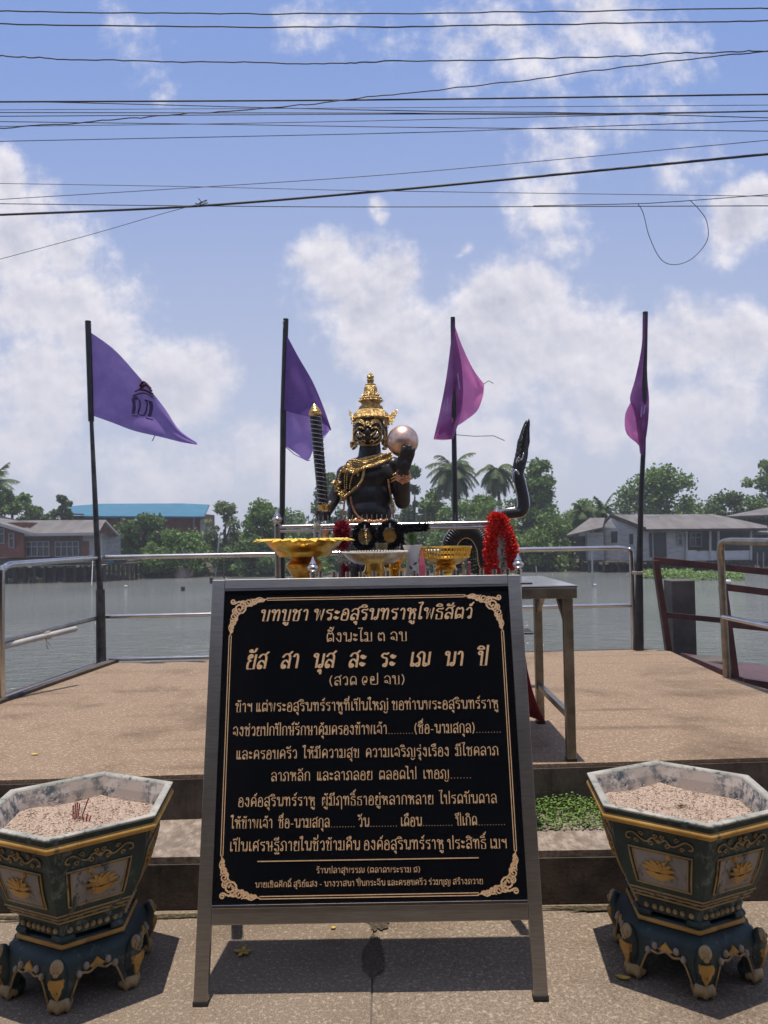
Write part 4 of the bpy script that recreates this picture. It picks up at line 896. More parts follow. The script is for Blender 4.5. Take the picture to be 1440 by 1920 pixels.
# ------------------------------------------------------------------ gangway, pile
gw = thing('gangway', (3.2, 6.2, 0), 'maroon steel gangway with sloping handrails going down from the deck', 'gangway')
def mp(name, pts, r=.026):
    mb = MB()
    for a_, b_ in zip(pts, pts[1:]): mb.beam(a_, b_, r * 1.7, r * 2)
    mb.build(name, 'maroon_paint', gw, bevel=.003)
A0, A1 = P(1255, 1231, 6.95), P(1229, 1050, 6.9)
mp('rail_post', [A0, A1], .03); mp('handrail', [A1 - V(.02, 0, 0), A1 + V(4.5, .1, -.55)], .03); mp('middle_bar', [P(1250, 1153, 6.93), P(1250, 1153, 6.93) + V(4.3, .1, -.5)], .024)
B0 = P(1378, 1272, 5.7); B1 = P(1355, 1100, 5.72); mp('rail_post', [B0, B1], .028); mp('handrail', [B1, B1 + V(3.5, .2, -.5)], .026); mp('middle_bar', [P(1364, 1170, 5.72), P(1364, 1170, 5.72) + V(3.4, .2, -.42)], .024)
mb = MB(); a = PZ(1384, 1268, H2 - .02); mb.add([V(2.62, 5.68, H2 - .05), V(2.62, 6.9, H2 - .05), V(7.5, 7.1, -.5), V(7.5, 5.9, -.5)], [(0, 1, 2, 3)]); mb.build('walkway', 'maroon_paint', gw, solid=.06)
mb = MB(); p = P(1273, 1087, 7.55); tp = p.z; mb.box((p.x, 7.55, (tp + WATER - 1) / 2), (.225, .225, tp - WATER + 1))
pl_ = mb.build('concrete_pile', 'pile_concrete', bevel=.008); tag(pl_, 'square grey concrete pile standing in the river beyond the deck corner', 'pile')
mb = MB(); p = P(1330, 1243, 6.6); mb.box((p.x + .02, 6.62, H2 - .4), (.30, .3, .75)); tag(mb.build('concrete_stub', 'pile_concrete', bevel=.02), 'low broken concrete stub at the deck edge beside the gangway', 'concrete block')

# ------------------------------------------------------------------ offering table
tb = thing('offering_table', (.1, 3.97, H2), 'worn stainless steel offering table behind the board', 'table')
TX0, TX1, TY0, TY1, TZ = -.70, .905, 3.63, 4.43, 1.240
mb = MB(); mb.box(((TX0 + TX1) / 2, (TY0 + TY1) / 2, TZ - .006), (TX1 - TX0, TY1 - TY0, .012)); mb.build('table_top', 'polished_steel', tb, bevel=.003)
mb = MB()
for y in (TY0 + .012, TY1 - .012): mb.box(((TX0 + TX1) / 2, y, TZ - .037), (TX1 - TX0 - .004, .02, .049))
for x in (TX0 + .012, TX1 - .012): mb.box((x, (TY0 + TY1) / 2, TZ - .037), (.02, TY1 - TY0 - .05, .049))
mb.build('apron', 'worn_steel', tb, bevel=.002)
for x in (TX0 + .04, TX1 - .04):
    for y in (TY0 + .04, TY1 - .04):
        mb = MB(); mb.box((x, y, (H2 + TZ - .012) / 2), (.044, .044, TZ - .012 - H2 - .001)); lg = mb.build('leg', 'worn_steel', tb, bevel=.004)
        mb = MB(); mb.box((x, y, H2 + .008), (.048, .048, .016)); mb.build('foot_cap', 'black_rubber', lg, bevel=.003)
for x in (TX0 + .04, TX1 - .04):
    mb = MB(); mb.beam((x, TY0 + .06, .62), (x, TY1 - .06, .62), .03, .03); mb.build('stretcher', 'worn_steel', tb, bevel=.002)
    mb = MB(); mb.beam((x, TY0 + .05, 1.04), (x, TY0 + .28, 1.20), .022, .022); mb.build('corner_brace', 'worn_steel', tb); mb = MB(); mb.beam((x, TY1 - .05, 1.04), (x, TY1 - .28, 1.20), .022, .022); mb.build('corner_brace', 'worn_steel', tb)
mb = MB(); vs = []
for i in range(15):
    s_ = i / 14
    for j in range(9):
        t = j / 8; x = .54 + .225 * s_ + .085 * t ** 4 * s_; z = 1.18 - t * (.72 - .12 * (1 - s_)) ; y = TY1 - .10 - .16 * t * t * s_ + .02 * math.sin(s_ * 14 + t * 2); vs.append((x, y, z))
mb.add(vs, [(i * 9 + j, (i + 1) * 9 + j, (i + 1) * 9 + j + 1, i * 9 + j + 1) for i in range(14) for j in range(8)])
tag(mb.build('red_cloth', 'red_cloth', smooth=180, solid=.004), 'dark red cloth hanging under the offering table by its back leg', 'cloth')

# ------------------------------------------------------------------ statue
SD = 5.8; ZK = SD / F / 5.538                         # metres per unit of the statue's measured grid
def SP(X, Y, dy=0.): return P(560 + X / 5.538, 680 + Y / 5.538, SD + dy)
statue = thing('statue', (SP(740, 1640).x, SD, H2), 'black guardian statue with gold crown, collar and demon face, holding a ball', 'statue')
mb = MB(); q0 = SP(740, 1640); cx, cy = q0.x, SD
mb.box((cx, cy, H2 + .17), (.72, .62, .34)); mb.box((cx, cy, H2 + .36), (.62, .52, .05)); mb.build('plinth', 'pile_concrete', statue, bevel=.01)
mb = MB()
def B(X, Y, dy, rx, ry, rz=None, q=None): mb.ball(SP(X, Y, dy), (rx * ZK, (rz or .6 * rx * ZK), ry * ZK), 20, 14, q)
def T(pts, rs, n=14): mb.tube([SP(*p) for p in pts], [r * ZK for r in rs], n); [mb.ball(SP(*p), r * ZK, 14, 10) for p, r in ((pts[0], rs[0]), (pts[-1], rs[-1]))]
B(725, 1195, 0, 262, 185, .135); B(612, 1170, -.05, 128, 105, .07); B(850, 1150, -.05, 130, 110, .07); B(728, 1400, -.005, 240, 260, .125); B(735, 1560, -.02, 236, 190, .128); B(740, 1760, 0, 225, 150, .13)
B(735, 1050, .01, 250, 82, .085); B(480, 1165, 0, 92, 98, .07); B(980, 1075, 0, 98, 100, .075)
T([(738, 1010, .01), (742, 860, 0)], [128, 110], 18)
# head with heavy brow, snout and jaw
B(738, 670, .0, 152, 175, .125); B(722, 780, -.03, 132, 85, .10); B(712, 728, -.115, 44, 36, .035); B(655, 755, -.085, 52, 42, .04); B(775, 755, -.085, 52, 42, .04); B(712, 790, -.1, 60, 34, .035)
for ex in (645, 790): B(ex, 680, -.095, 40, 30, .028); B(ex + (8 if ex < 700 else -8), 632, -.095, 62, 20, .03)
for ex in (588, 905): B(ex, 720, .02, 22, 85, .03)
# arm reaching down to the club
T([(478, 1185, 0), (385, 1370, -.03), (330, 1480, -.07)], [84, 74, 64]); T([(330, 1480, -.07), (285, 1560, -.16), (262, 1598, -.22)], [64, 54, 46])
# raised arm
T([(985, 1100, 0), (1040, 1290, -.02), (1078, 1440, -.07)], [88, 84, 80]); T([(1078, 1440, -.07), (1082, 1290, -.17), (1088, 1140, -.27)], [82, 76, 58])
T([(650, 1760, 0), (640, 2100, 0), (640, 2440, 0)], [115, 95, 70]); T([(835, 1760, 0), (850, 2100, 0), (855, 2440, 0)], [115, 95, 70]); T([(640, 2430, 0), (628, 2460, -.12)], [60, 50]); T([(855, 2430, 0), (868, 2460, -.12)], [60, 50])
body = mb
hand = MB(); mb = hand
# the hand under the ball: palm, four bent fingers, thumb
B(1100, 1060, -.30, 66, 78, .034)
for (bx, mx_, tx, by, my, ty, r) in ((1058, 1072, 1088, 1010, 930, 880, 21), (1092, 1112, 1122, 995, 905, 862, 22), (1128, 1152, 1160, 1000, 915, 866, 21), (1158, 1192, 1200, 1022, 950, 895, 18)):
    T([(bx, by + 20, -.305), (mx_, my, -.352), (tx, ty, -.350)], [r, r * .92, r * .72], 10)
T([(1055, 1100, -.31), (1032, 1040, -.335), (1040, 985, -.34)], [26, 22, 16], 10)
T([(1090, 1170, -.262), (1098, 1090, -.295)], [46, 52], 12)
# the fist closed on the club
B(250, 1592, -.235, 70, 44, .045)
for j, yy_ in enumerate((1560, 1582, 1604, 1625)): T([(318 - j * 2, yy_, -.22), (250, yy_ + 3, -.305), (190 + j * 3, yy_ + 4, -.255), (200, yy_ + 6, -.215)], [20, 20, 19, 15], 8)
T([(300, 1560, -.24), (240, 1546, -.29), (200, 1548, -.28)], [22, 19, 15], 8)
mb = MB(); mb.v = list(body.v) + list(hand.v); nb = len(body.v); mb.f = list(body.f) + [tuple(i + nb for i in f) for f in hand.f]
skin = remesh(mb, .0062, 3).build('body', 'statue_black', statue, smooth=180)
def headf(X, Y):                                     # front of the face at (X, Y)
    e = 1 - ((X - 725) / 165) ** 2 - ((Y - 710) / 210) ** 2
    return -.128 * math.sqrt(max(.03, e)) - .004
def goldline(mb, pts, r, surf, ell=(1, .6), n=6, k_=5): mb.tube([SP(x, y, surf(x, y)) for x, y in spl(pts, k_)], r * ZK, n, ell=None)
mb = MB()
for s_ in (-1, 1):
    fx = lambda x: 715 + s_ * x
    for off in (0, 17, 34):
        goldline(mb, [(fx(28 + off * .2), 668 - off * .9), (fx(45), 640 - off), (fx(85), 618 - off * .9), (fx(120), 630 - off * .6), (fx(142), 668 - off * .3)], 8, lambda x, y: headf(x, y) - .018)
    goldline(mb, [(fx(38), 690), (fx(62), 672), (fx(95), 676), (fx(118), 700)], 6, lambda x, y: headf(x, y) - .03)
    goldline(mb, [(fx(30), 760), (fx(60), 735), (fx(92), 715), (fx(112), 745), (fx(85), 768), (fx(62), 752)], 9, lambda x, y: headf(x, y) - .02)
    goldline(mb, [(fx(125), 700), (fx(142), 740), (fx(138), 800), (fx(105), 842), (fx(50), 855), (fx(0), 856)], 10, lambda x, y: headf(x, y) - .004)
    goldline(mb, [(fx(20), 820), (fx(45), 805), (fx(68), 820), (fx(50), 838), (fx(28), 832)], 8, lambda x, y: headf(x, y) - .012)
    goldline(mb, [(fx(70), 825), (fx(92), 806), (fx(118), 790), (fx(128), 760)], 7, lambda x, y: headf(x, y) - .008)
    goldline(mb, [(fx(8), 655), (fx(14), 630), (fx(2), 612)], 10, lambda x, y: headf(x, y) - .03)
    for j in range(10): mb.ball(SP(fx(148 - abs(j - 5) * 1.2), 610 + j * 22, headf(fx(140), 610 + j * 22) + .01), (9 * ZK, 8 * ZK, 11 * ZK), 8, 6)
mb.build('face_ornament', 'carved_gold', statue, smooth=180)
for s_ in (-1, 1):
    mb = MB(); mb.tube([SP(715 + s_ * 62, 775, -.155), SP(715 + s_ * 84, 762, -.165), SP(715 + s_ * 100, 728, -.15), SP(715 + s_ * 98, 700, -.135)], [9 * ZK, 8 * ZK, 5 * ZK, 1 * ZK], 8); mb.build('tusk', 'silver_trim', statue, smooth=180)
    mb = MB(); mb.ball(SP(715 + s_ * 74, 690, -.118), (26 * ZK, .02, 15 * ZK), 12, 8); mb.build('eye', 'serpent_belly', statue, smooth=180)
# crown
cr = SP(752, 590); CZ = cr.z
prof = [(596, 176), (586, 188), (574, 190), (566, 183), (545, 178), (520, 163), (498, 140), (484, 120), (472, 126), (462, 104), (440, 96), (425, 94), (418, 104), (408, 100), (402, 116), (392, 120), (380, 112), (368, 116), (360, 104), (352, 74), (340, 78), (325, 70), (300, 66), (270, 68), (245, 62), (230, 52), (222, 56), (214, 34), (204, 30), (196, 36), (188, 30), (182, 37), (172, 37), (166, 27), (156, 32), (148, 37), (132, 36), (116, 24), (104, 12), (94, 2)]
mb = MB(); mb.lathe([(r_ * ZK, (590 - y_) * ZK) for y_, r_ in prof], (cr.x, SD + .005, CZ), 64, 0, lambda i, a: 1 + (.035 if i % 3 else .0) * math.cos(16 * a + (i // 3) * math.pi)); mb.build('crown', 'carved_gold', statue, smooth=50)
                                                      # raised leaves round the tiers of the crown
for (y_, r_, n_, h_) in ((470, 108, 22, 26), (398, 118, 24, 18), (345, 76, 16, 46), (582, 186, 40, 16)):
    mb = MB()
    for j in range(n_):
        a = 2 * math.pi * j / n_; e = V(math.cos(a), math.sin(a), 0); c = V(cr.x, SD + .005, CZ + (590 - y_) * ZK) + e * r_ * ZK; s_ = V(-e.y, e.x, 0) * (3.1 * r_ / n_) * ZK
        mb.add([c - s_, c + e * .006 - V(0, 0, h_ * .25 * ZK), c + s_, c + V(0, 0, h_ * ZK) + e * .004, c + e * .012 + V(0, 0, h_ * .25 * ZK)], [(0, 1, 4), (1, 2, 4), (2, 3, 4), (3, 0, 4)])
    mb.build('crown_leaf', 'carved_gold', statue)
for pts, nm in (([(560, 655), (585, 600), (556, 560), (528, 520), (516, 497), (524, 540), (536, 585), (545, 630)], 'ear_wing'), ([(885, 690), (880, 640), (915, 585), (960, 545), (1000, 520), (1022, 508), (1015, 550), (990, 595), (975, 640), (935, 670)], 'ear_wing')):
    mb = MB(); o0 = SP(0, 0, -.01); mb.prism([((x) * ZK, -(y) * ZK) for x, y in pts], .02, o0); 
    for j in range(len(pts)):
        x, y = pts[j]; mb.ball(SP(x * .97 + .03 * 740, y, -.02), 8 * ZK, 6, 5)
    mb.build(nm, 'carved_gold', statue, bevel=.002)
mb = MB()
for bx, by, n_ in ((578, 850, 22), (893, 850, 26)):
    rj = random.Random(bx)
    for j in range(n_): mb.ball(SP(bx + rj.uniform(-34, 34), by + rj.uniform(-62, 52), -.01 + rj.uniform(-.03, .02)), rj.uniform(10, 20) * ZK, 8, 6)
    mb.tube([SP(bx + (18 if bx < 700 else -18), by - 190, -.01), SP(bx, by - 120, -.02), SP(bx, by - 40, -.02)], [10 * ZK, 14 * ZK, 20 * ZK], 8)
mb.build('ear_pendant', 'carved_gold', statue, smooth=180)
def chest(X, Y): return -.142 * math.sqrt(max(.05, 1 - ((X - 725) / 305) ** 2)) - .014
# collar: rows of gold scales following the neckline
mb = MB(); upc = spl([(548, 1012), (590, 1010), (660, 1024), (740, 1012), (820, 985), (900, 950), (952, 938)], 8); loc_ = spl([(440, 1130), (520, 1120), (590, 1128), (690, 1088), (770, 1068), (850, 1040), (968, 988)], 8); rc = random.Random(4)
for i in range(len(upc)):
    for j in range(6):
        t = j / 5; x = upc[i][0] + (loc_[i][0] - upc[i][0]) * t; y = upc[i][1] + (loc_[i][1] - upc[i][1]) * t
        mb.ball(SP(x + rc.uniform(-3, 3), y, chest(x, y) * (.9 + .15 * t) - .01), (11 * ZK, 9 * ZK, (18 if j == 5 else 12) * ZK), 7, 5)
for cc in (upc, loc_): mb.tube([SP(x, y, chest(x, y) - .012) for x, y in cc], 8 * ZK, 6)
for cx_, cy_ in ((560, 1120), (545, 1090), (590, 1140), (520, 1095)):
    for j in range(5): mb.ball(SP(cx_ + rc.uniform(-26, 26), cy_ + rc.uniform(-20, 24), chest(cx_, cy_) - .018), (14 * ZK, 10 * ZK, 22 * ZK), 8, 6)
mb.tube([SP(740 + 128 * math.cos(a), 985 - 30 * math.cos(a * 1), .01 - .115 * math.sin(a)) for a in [2 * math.pi * q / 30 for q in range(30)]], 18 * ZK, 8, closed=True)
mb.build('collar', 'carved_gold', statue, smooth=180)
def beads(mb, ctl, r, gap, surf=chest):
    pts = spl(ctl, 12); acc = 0; last = None
    for x, y in pts:
        if last is not None: acc += math.hypot(x - last[0], y - last[1])
        if last is None or acc >= gap: mb.ball(SP(x, y, surf(x, y) - .004), r * ZK, 8, 6); acc = 0
        last = (x, y)
mb = MB()
for ctl in ([(485, 1075), (432, 1160), (414, 1250), (440, 1330), (480, 1380)], [(680, 1080), (672, 1160), (645, 1240), (580, 1310), (480, 1390)]):
    mb.tube([SP(x, y, chest(x, y) - .006) for x, y in spl(ctl, 6)], 13 * ZK, 8); beads(mb, ctl, 16, 19, lambda x, y: chest(x, y) - .006)
for j in range(34): mb.ball(SP(460 + rc.uniform(-62, 62) * (1 - (j % 9) / 12), 1330 + (j % 9) * 12, chest(460, 1350) - .01), rc.uniform(9, 16) * ZK, 8, 6)
mb.build('chest_chain', 'carved_gold', statue, smooth=180)
mb = MB(); beads(mb, [(490, 1110), (478, 1180), (476, 1260), (482, 1320)], 8, 15); beads(mb, [(575, 1120), (556, 1180), (536, 1250), (530, 1310)], 8, 15); beads(mb, [(515, 1110), (500, 1200), (500, 1320)], 8, 15); mb.build('bead_string', 'smooth_gold', statue, smooth=180)
mb = MB()
for ctl in ([(478, 1425), (470, 1500), (462, 1640)], [(540, 1400), (555, 1480), (590, 1560), (640, 1610), (700, 1645)], [(928, 1220), (945, 1320), (965, 1430), (978, 1540), (985, 1620)]): beads(mb, ctl, 12, 16)
mb.build('waist_chain', 'copper_gold', statue, smooth=180)
mb = MB()
for j in range(46):
    x = 530 + j * 10; mb.ball(SP(x, 1648 - abs(x - 900) * .02 + rc.uniform(-10, 10), chest(x, 0) - .02), (14 * ZK, 12 * ZK, 20 * ZK), 7, 5)
mb.tube([SP(725 + 225 * math.cos(a), 1650, -.165 * math.sin(a)) for a in [2 * math.pi * q / 40 for q in range(40)]], 20 * ZK, 8, closed=True); mb.build('belt', 'copper_gold', statue, smooth=180)
mb = MB(); mb.lathe([(.10, -.62), (.235, -.60), (.225, -.3), (.20, -.1), (.175, .02)], (SP(735, 1650).x, SD, SP(735, 1650).z - .02), 28, 0, lambda i, a: 1 + .05 * math.cos(14 * a)); mb.build('skirt', 'serpent_black', statue, smooth=50)
mb = MB(); c = SP(965, 1212, -.02)
ax = (SP(1040, 1290, -.02) - SP(985, 1100, 0)).normalized()
def ring(mb, c, ax, r, tube_r, n=24):
    u = ax.cross(V(0, 1, 0)).normalized(); v_ = ax.cross(u); mb.tube([c + u * r * math.cos(2 * math.pi * q / n) + v_ * r * math.sin(2 * math.pi * q / n) for q in range(n)], tube_r, 8, closed=True)
for o_ in (-.022, 0, .022): ring(mb, SP(1012, 1205, -.008) + ax * o_, ax, 93 * ZK, 12 * ZK)
mb.build('arm_band', 'smooth_gold', statue, smooth=180)
mb = MB(); axw = (SP(1088, 1140, -.27) - SP(1082, 1290, -.17)).normalized()
for o_, r_ in ((.012, 63), (-.006, 67), (-.024, 72)): ring(mb, SP(1087, 1165, -.245) + axw * o_, axw, r_ * ZK, 12 * ZK)
for j in range(26):
    t = j / 25; x = 1030 + 110 * rc.random(); y = 1175 + rc.random() * 90 * (1 - abs(x - 1085) / 70); mb.ball(SP(x, y, -.308 + .06 * ((x - 1085) / 60) ** 2 + (y - 1175) * .0006), rc.uniform(8, 13) * ZK, 7, 5)
mb.build('bracelet', 'copper_gold', statue, smooth=180)
mb = MB()
for j in range(16): mb.ball(SP(395 + rc.uniform(-38, 34), 1285 + rc.uniform(-52, 50), -.075 + rc.uniform(-.015, .01)), rc.uniform(12, 22) * ZK, 8, 6)
ring(mb, SP(425, 1290, -.012), (SP(478, 1185, 0) - SP(385, 1370, -.03)).normalized(), 70 * ZK, 13 * ZK); mb.build('arm_band', 'carved_gold', statue, smooth=180)
ball_ = MB(); ball_.ball((0, 0, 0), 165 * ZK * .965, 40, 24); bo = ball_.build('ball', 'pearl_ball', None, smooth=180); bo.location = SP(1080, 815, -.215); tag(bo, 'pale gold ball balanced on the raised hand of the statue', 'ball')
# spiral club
club = thing('ceremonial_club', SP(250, 1600, -.25), 'black club wound with a silver spiral and tipped with a gold finial', 'club')
c0, c1 = SP(255, 1480, -.25), SP(172, 540, -.25); axc = (c1 - c0).normalized(); Lc = (c1 - c0).length
mb = MB(); mb.tube([c0 - axc * .10, c0, c1], [46 * ZK, 50 * ZK, 58 * ZK], 20); mb.build('shaft', 'statue_black', club, smooth=60)
u = axc.cross(V(0, 1, 0)).normalized(); v_ = axc.cross(u)
for st_ in (0, math.pi):
    mb = MB(); n_ = 300; tw = 10.5
    mb.tube([c0 + axc * Lc * q / n_ + (u * math.cos(st_ - tw * 2 * math.pi * q / n_) + v_ * math.sin(st_ - tw * 2 * math.pi * q / n_)) * (50 + 8 * q / n_ + 1) * ZK for q in range(n_ + 1)], 4.2 * ZK, 5); mb.build('silver_spiral', 'silver_trim', club, smooth=180)
def along(mb, prof, o, ax, n=24):
    u = ax.cross(V(0, 1, 0)).normalized(); v_ = ax.cross(u); vs = []
    for r_, h_ in prof: vs += [o + ax * h_ + (u * math.cos(2 * math.pi * q / n) + v_ * math.sin(2 * math.pi * q / n)) * r_ for q in range(n)]
    m_ = len(prof); mb.add(vs, [(i * n + q, i * n + (q + 1) % n, (i + 1) * n + (q + 1) % n, (i + 1) * n + q) for i in range(m_ - 1) for q in range(n)])
mb = MB(); along(mb, [(r_ * ZK, h_ * ZK) for r_, h_ in ((56, -12), (66, 0), (66, 8), (58, 14), (58, 22), (64, 30), (52, 42), (44, 50), (46, 58), (34, 72), (30, 80), (20, 96), (4, 112))], c1, axc); mb.build('finial', 'smooth_gold', club, smooth=50)
mb = MB(); along(mb, [(r_ * ZK, h_ * ZK) for r_, h_ in ((44, -70), (58, -66), (58, -58), (52, -52), (56, -20), (62, -12), (62, 0), (52, 6))], c0, axc); mb.build('grip_collar', 'smooth_gold', club, smooth=50)

# ------------------------------------------------------------------ serpent beside the statue
serp = thing('serpent_statue', (P(905, 1060, 5.4).x, 5.4, H2), 'black naga serpent with silver edging, coiled beside the statue and rearing up', 'statue')
def px5(pts, d=5.4): return [P(x, y, d + (e if len(r_) == 1 else 0)) for (x, y, *r_) in pts for e in (r_[0] if r_ else 0,)]
KS = 5.4 / F
def spath(ctl, k_=8): return [P(x, y, 5.4 + e) for x, y, e, w_ in spl(ctl, k_)], [w_ * KS for x, y, e, w_ in spl(ctl, k_)]
ctl1 = [(836, 1090, .05, 14), (838, 1050, .03, 14), (846, 1012, .0, 15), (868, 994, .0, 16), (892, 1000, 0, 17), (907, 1024, 0, 17), (911, 1056, .02, 16), (925, 1070, .06, 15), (948, 1050, .1, 15), (940, 1000, .12, 14), (928, 974, .08, 10), (944, 965, .02, 9.5), (962, 962, 0, 9.5), (975, 960, 0, 10), (980, 950, 0, 11), (979, 930, 0, 10.5), (974, 906, 0, 10), (970, 890, 0, 10.3), (973, 872, 0, 11), (977, 848, .0, 10), (979, 826, 0, 8.5)]
pts, rs = spath(ctl1); mb = MB(); mb.tube(pts, [r_ * (1 + .05 * math.sin(i * 2.1)) for i, r_ in enumerate(rs)], 16)
p = P(836, 1120, 5.45); mb.tube([V(p.x, p.y, H2), pts[0]], [.07, rs[0]], 12); mb.build('body', 'serpent_black', serp, smooth=180)
mb = MB(); n_ = len(pts)
for i in range(4, n_ - 14, 1): ring(mb, pts[i] + V(0, -.014, 0), (pts[min(n_ - 1, i + 1)] - pts[i - 1]).normalized(), rs[i] * .9, .0075, 12)
mb.build('belly_plate', 'serpent_belly', serp, smooth=180)
for sg in (-1, 1):
    mb = MB(); e = []
    for i in range(n_ - 20):
        t = (pts[min(n_ - 1, i + 1)] - pts[max(0, i - 1)]).normalized(); s_ = t.cross(V(0, 1, 0)).normalized(); e.append(pts[i] + s_ * sg * rs[i] * .85 + V(0, -rs[i] * .6, 0))
    mb.tube(e, .0105, 6); mb.build('silver_edge', 'silver_trim', serp, smooth=180)
mb = MB(); rq = random.Random(2)                       # ridge of flame-like scales along the coil
for i in range(6, 60):
    t = (pts[i + 1] - pts[i - 1]).normalized(); s_ = t.cross(V(0, 1, 0)).normalized()
    if i > 52: continue
    for lay in range(4):
        o_ = pts[i] - s_ * (rs[i] * (.9 + lay * .25)); tip = o_ - s_ * rq.uniform(.02, .04) - t * rq.uniform(.0, .02) + V(0, rq.uniform(-.02, .02), 0)
        w2 = t * .011; mb.add([o_ - w2 + V(0, -.03 + lay * .012, 0), o_ + w2 + V(0, -.03 + lay * .012, 0), tip, o_ + V(0, .02, 0)], [(0, 1, 2), (1, 3, 2), (3, 0, 2), (0, 3, 1)])
mb.build('scale_ridge', 'serpent_black', serp)
mb = MB()                                             # head and tall flame crest
crest = [(963, 880, 7), (966, 862, 11), (969, 848, 14), (974, 834, 15), (978, 818, 12), (981, 804, 9), (984, 792, 6), (987, 783, 3.2), (989, 776, .8)]
crest = [(970, 892, 8), (973, 877, 10.5), (976, 862, 10.8), (978, 848, 10), (980, 836, 10.5), (982, 824, 8.5), (984, 812, 6.5), (986, 802, 4.5), (989, 794, 2.5), (992, 785, .6)]
cp = spl(crest, 5); mb.tube([P(x, y, 5.4) for x, y, w_ in cp], [w_ * KS for x, y, w_ in cp], 14, ell=(1, .8))
for i, (x, y, w_) in enumerate(cp[4:-6]):
    for sg in (-1, 0, 1):
        o_ = P(x + sg * w_ * .75, y, 5.4 - (0.03 if sg == 0 else .01) * w_ / 10); tip = P(x + sg * w_ * 1.12 + 2, y - 9, 5.4 - (.05 if sg == 0 else .0) * w_ / 10); mb.add([o_ + V(-.012, 0, -.01), o_ + V(.012, 0, -.01), tip, o_ + V(0, .02, 0)], [(0, 1, 2), (1, 3, 2), (3, 0, 2), (0, 3, 1)])
mb.build('crest', 'serpent_black', serp, smooth=40)
mb = MB(); mb.tube([P(x, y, 5.31) for x, y in spl([(962, 905), (963, 888), (968, 882), (973, 890)], 5)], .008, 6); mb.tube([P(x, y, 5.33) for x, y in spl([(968, 868), (972, 858), (978, 862), (982, 850)], 5)], .005, 6); mb.build('silver_jaw', 'silver_trim', serp, smooth=180)

# ------------------------------------------------------------------ rails and racks with finials, candle holders
def finial(mb, c, s_=1.): mb.lathe([(r_ * s_, z_ * s_) for r_, z_ in ((.020, 0), (.030, .006), (.030, .014), (.02, .02), (.022, .028), (.034, .036), (.043, .05), (.043, .062), (.034, .074), (.022, .082), (.028, .088), (.020, .10), (.012, .115), (.008, .13), (.002, .142))], c, 20)
rk = thing('shrine_railing', (0, 5.1, H2), 'tall steel railing in front of the statue, needles along its top, garlands hung on it', 'railing')
q0, q1 = P(520, 990, 5.15), P(932, 983, 5.1)
for q in (q0, q1):
    mb = MB(); mb.tube([V(q.x, q.y, H2), V(q.x, q.y, 1.56)], .021, 14); ps = mb.build('post', 'worn_steel', rk, smooth=60)
    mb = MB(); finial(mb, (q.x, q.y, 1.56), .8); mb.build('finial', 'polished_steel', ps, smooth=50)
for py, r_ in ((986, .0135), (994, .010)):
    mb = MB(); a = P(524, py + 2, 5.15); b = P(928, py - 6, 5.1); mb.tube([a.lerp(b, q / 8) for q in range(9)], r_, 12); mb.build('rail', 'polished_steel', rk, smooth=60)
a = P(524, 983, 5.15); b = P(928, 976, 5.1); nd = MB(); nd.tube([a, a + V(0, 0, .055)], .0022, 6); nd = nd.build('needle', 'silver_trim', rk)
for j in range(1, 44):
    c = nd.copy(); col.objects.link(c); c.parent = rk; d_ = (b - a) * (j / 44); c.location = d_
# candle rack in front of the table
cr_ = thing('candle_rack', (0, 3.4, H1), 'low steel candle rack with two bud finials, its cups just behind the board', 'candle rack')
c0, c1 = P(587, 1080, 3.4), P(972, 1076, 3.4)
for q in (c0, c1):
    mb = MB(); mb.tube([V(q.x, q.y, H1), V(q.x, q.y, c0.z + .005)], .014, 14); ps = mb.build('post', 'polished_steel', cr_, smooth=60)
    mb = MB(); finial(mb, (q.x, q.y, c0.z + .003), .58); mb.build('finial', 'polished_steel', ps, smooth=50)
for zz in (c0.z - .045, c0.z - .26):
    mb = MB(); mb.box(((c0.x + c1.x) / 2 + .005, 3.4, zz), (c1.x - c0.x + .09, .13, .012)); mb.build('tray', 'polished_steel', cr_, bevel=.003)
cups = None
for j in range(15):
    x = c0.x + (c1.x - c0.x) * (j + .6) / 15.4
    if cups is None:
        mb = MB(); mb.lathe([(.006, 0), (.0115, 0), (.0115, .055), (.0095, .055), (.0095, .01), (.004, .01)], (x, 3.38, c0.z - .039), 14, close=False); cups = mb.build('candle_cup', 'polished_steel', cr_, smooth=50); x0_ = x
    else:
        c = cups.copy(); col.objects.link(c); c.parent = cr_; c.location = V(x - x0_, (j % 3) * .018, 0)
for px, ln in ((869, 9), (880, 11)):
    p = P(px, 1066, 3.36); mb = MB(); mb.tube([p - V(0, 0, .04), p + V(0, 0, ln / F * 3.36)], .005, 8); mb.ball(p + V(0, 0, ln / F * 3.36), .006, 8, 6); tag(mb.build('candle', 'pot_paw' if px == 869 else 'pink_ribbon'), ['pale half-burnt candle in a cup of the steel rack', 'pinkish candle stub with a thick head in the steel rack'][px != 869], 'candle')

# ------------------------------------------------------------------ offerings
def lathe_thing(mb, prof, c, n=40, mod=None): mb.lathe([(r_, z_) for r_, z_ in prof], c, n, 0, mod)
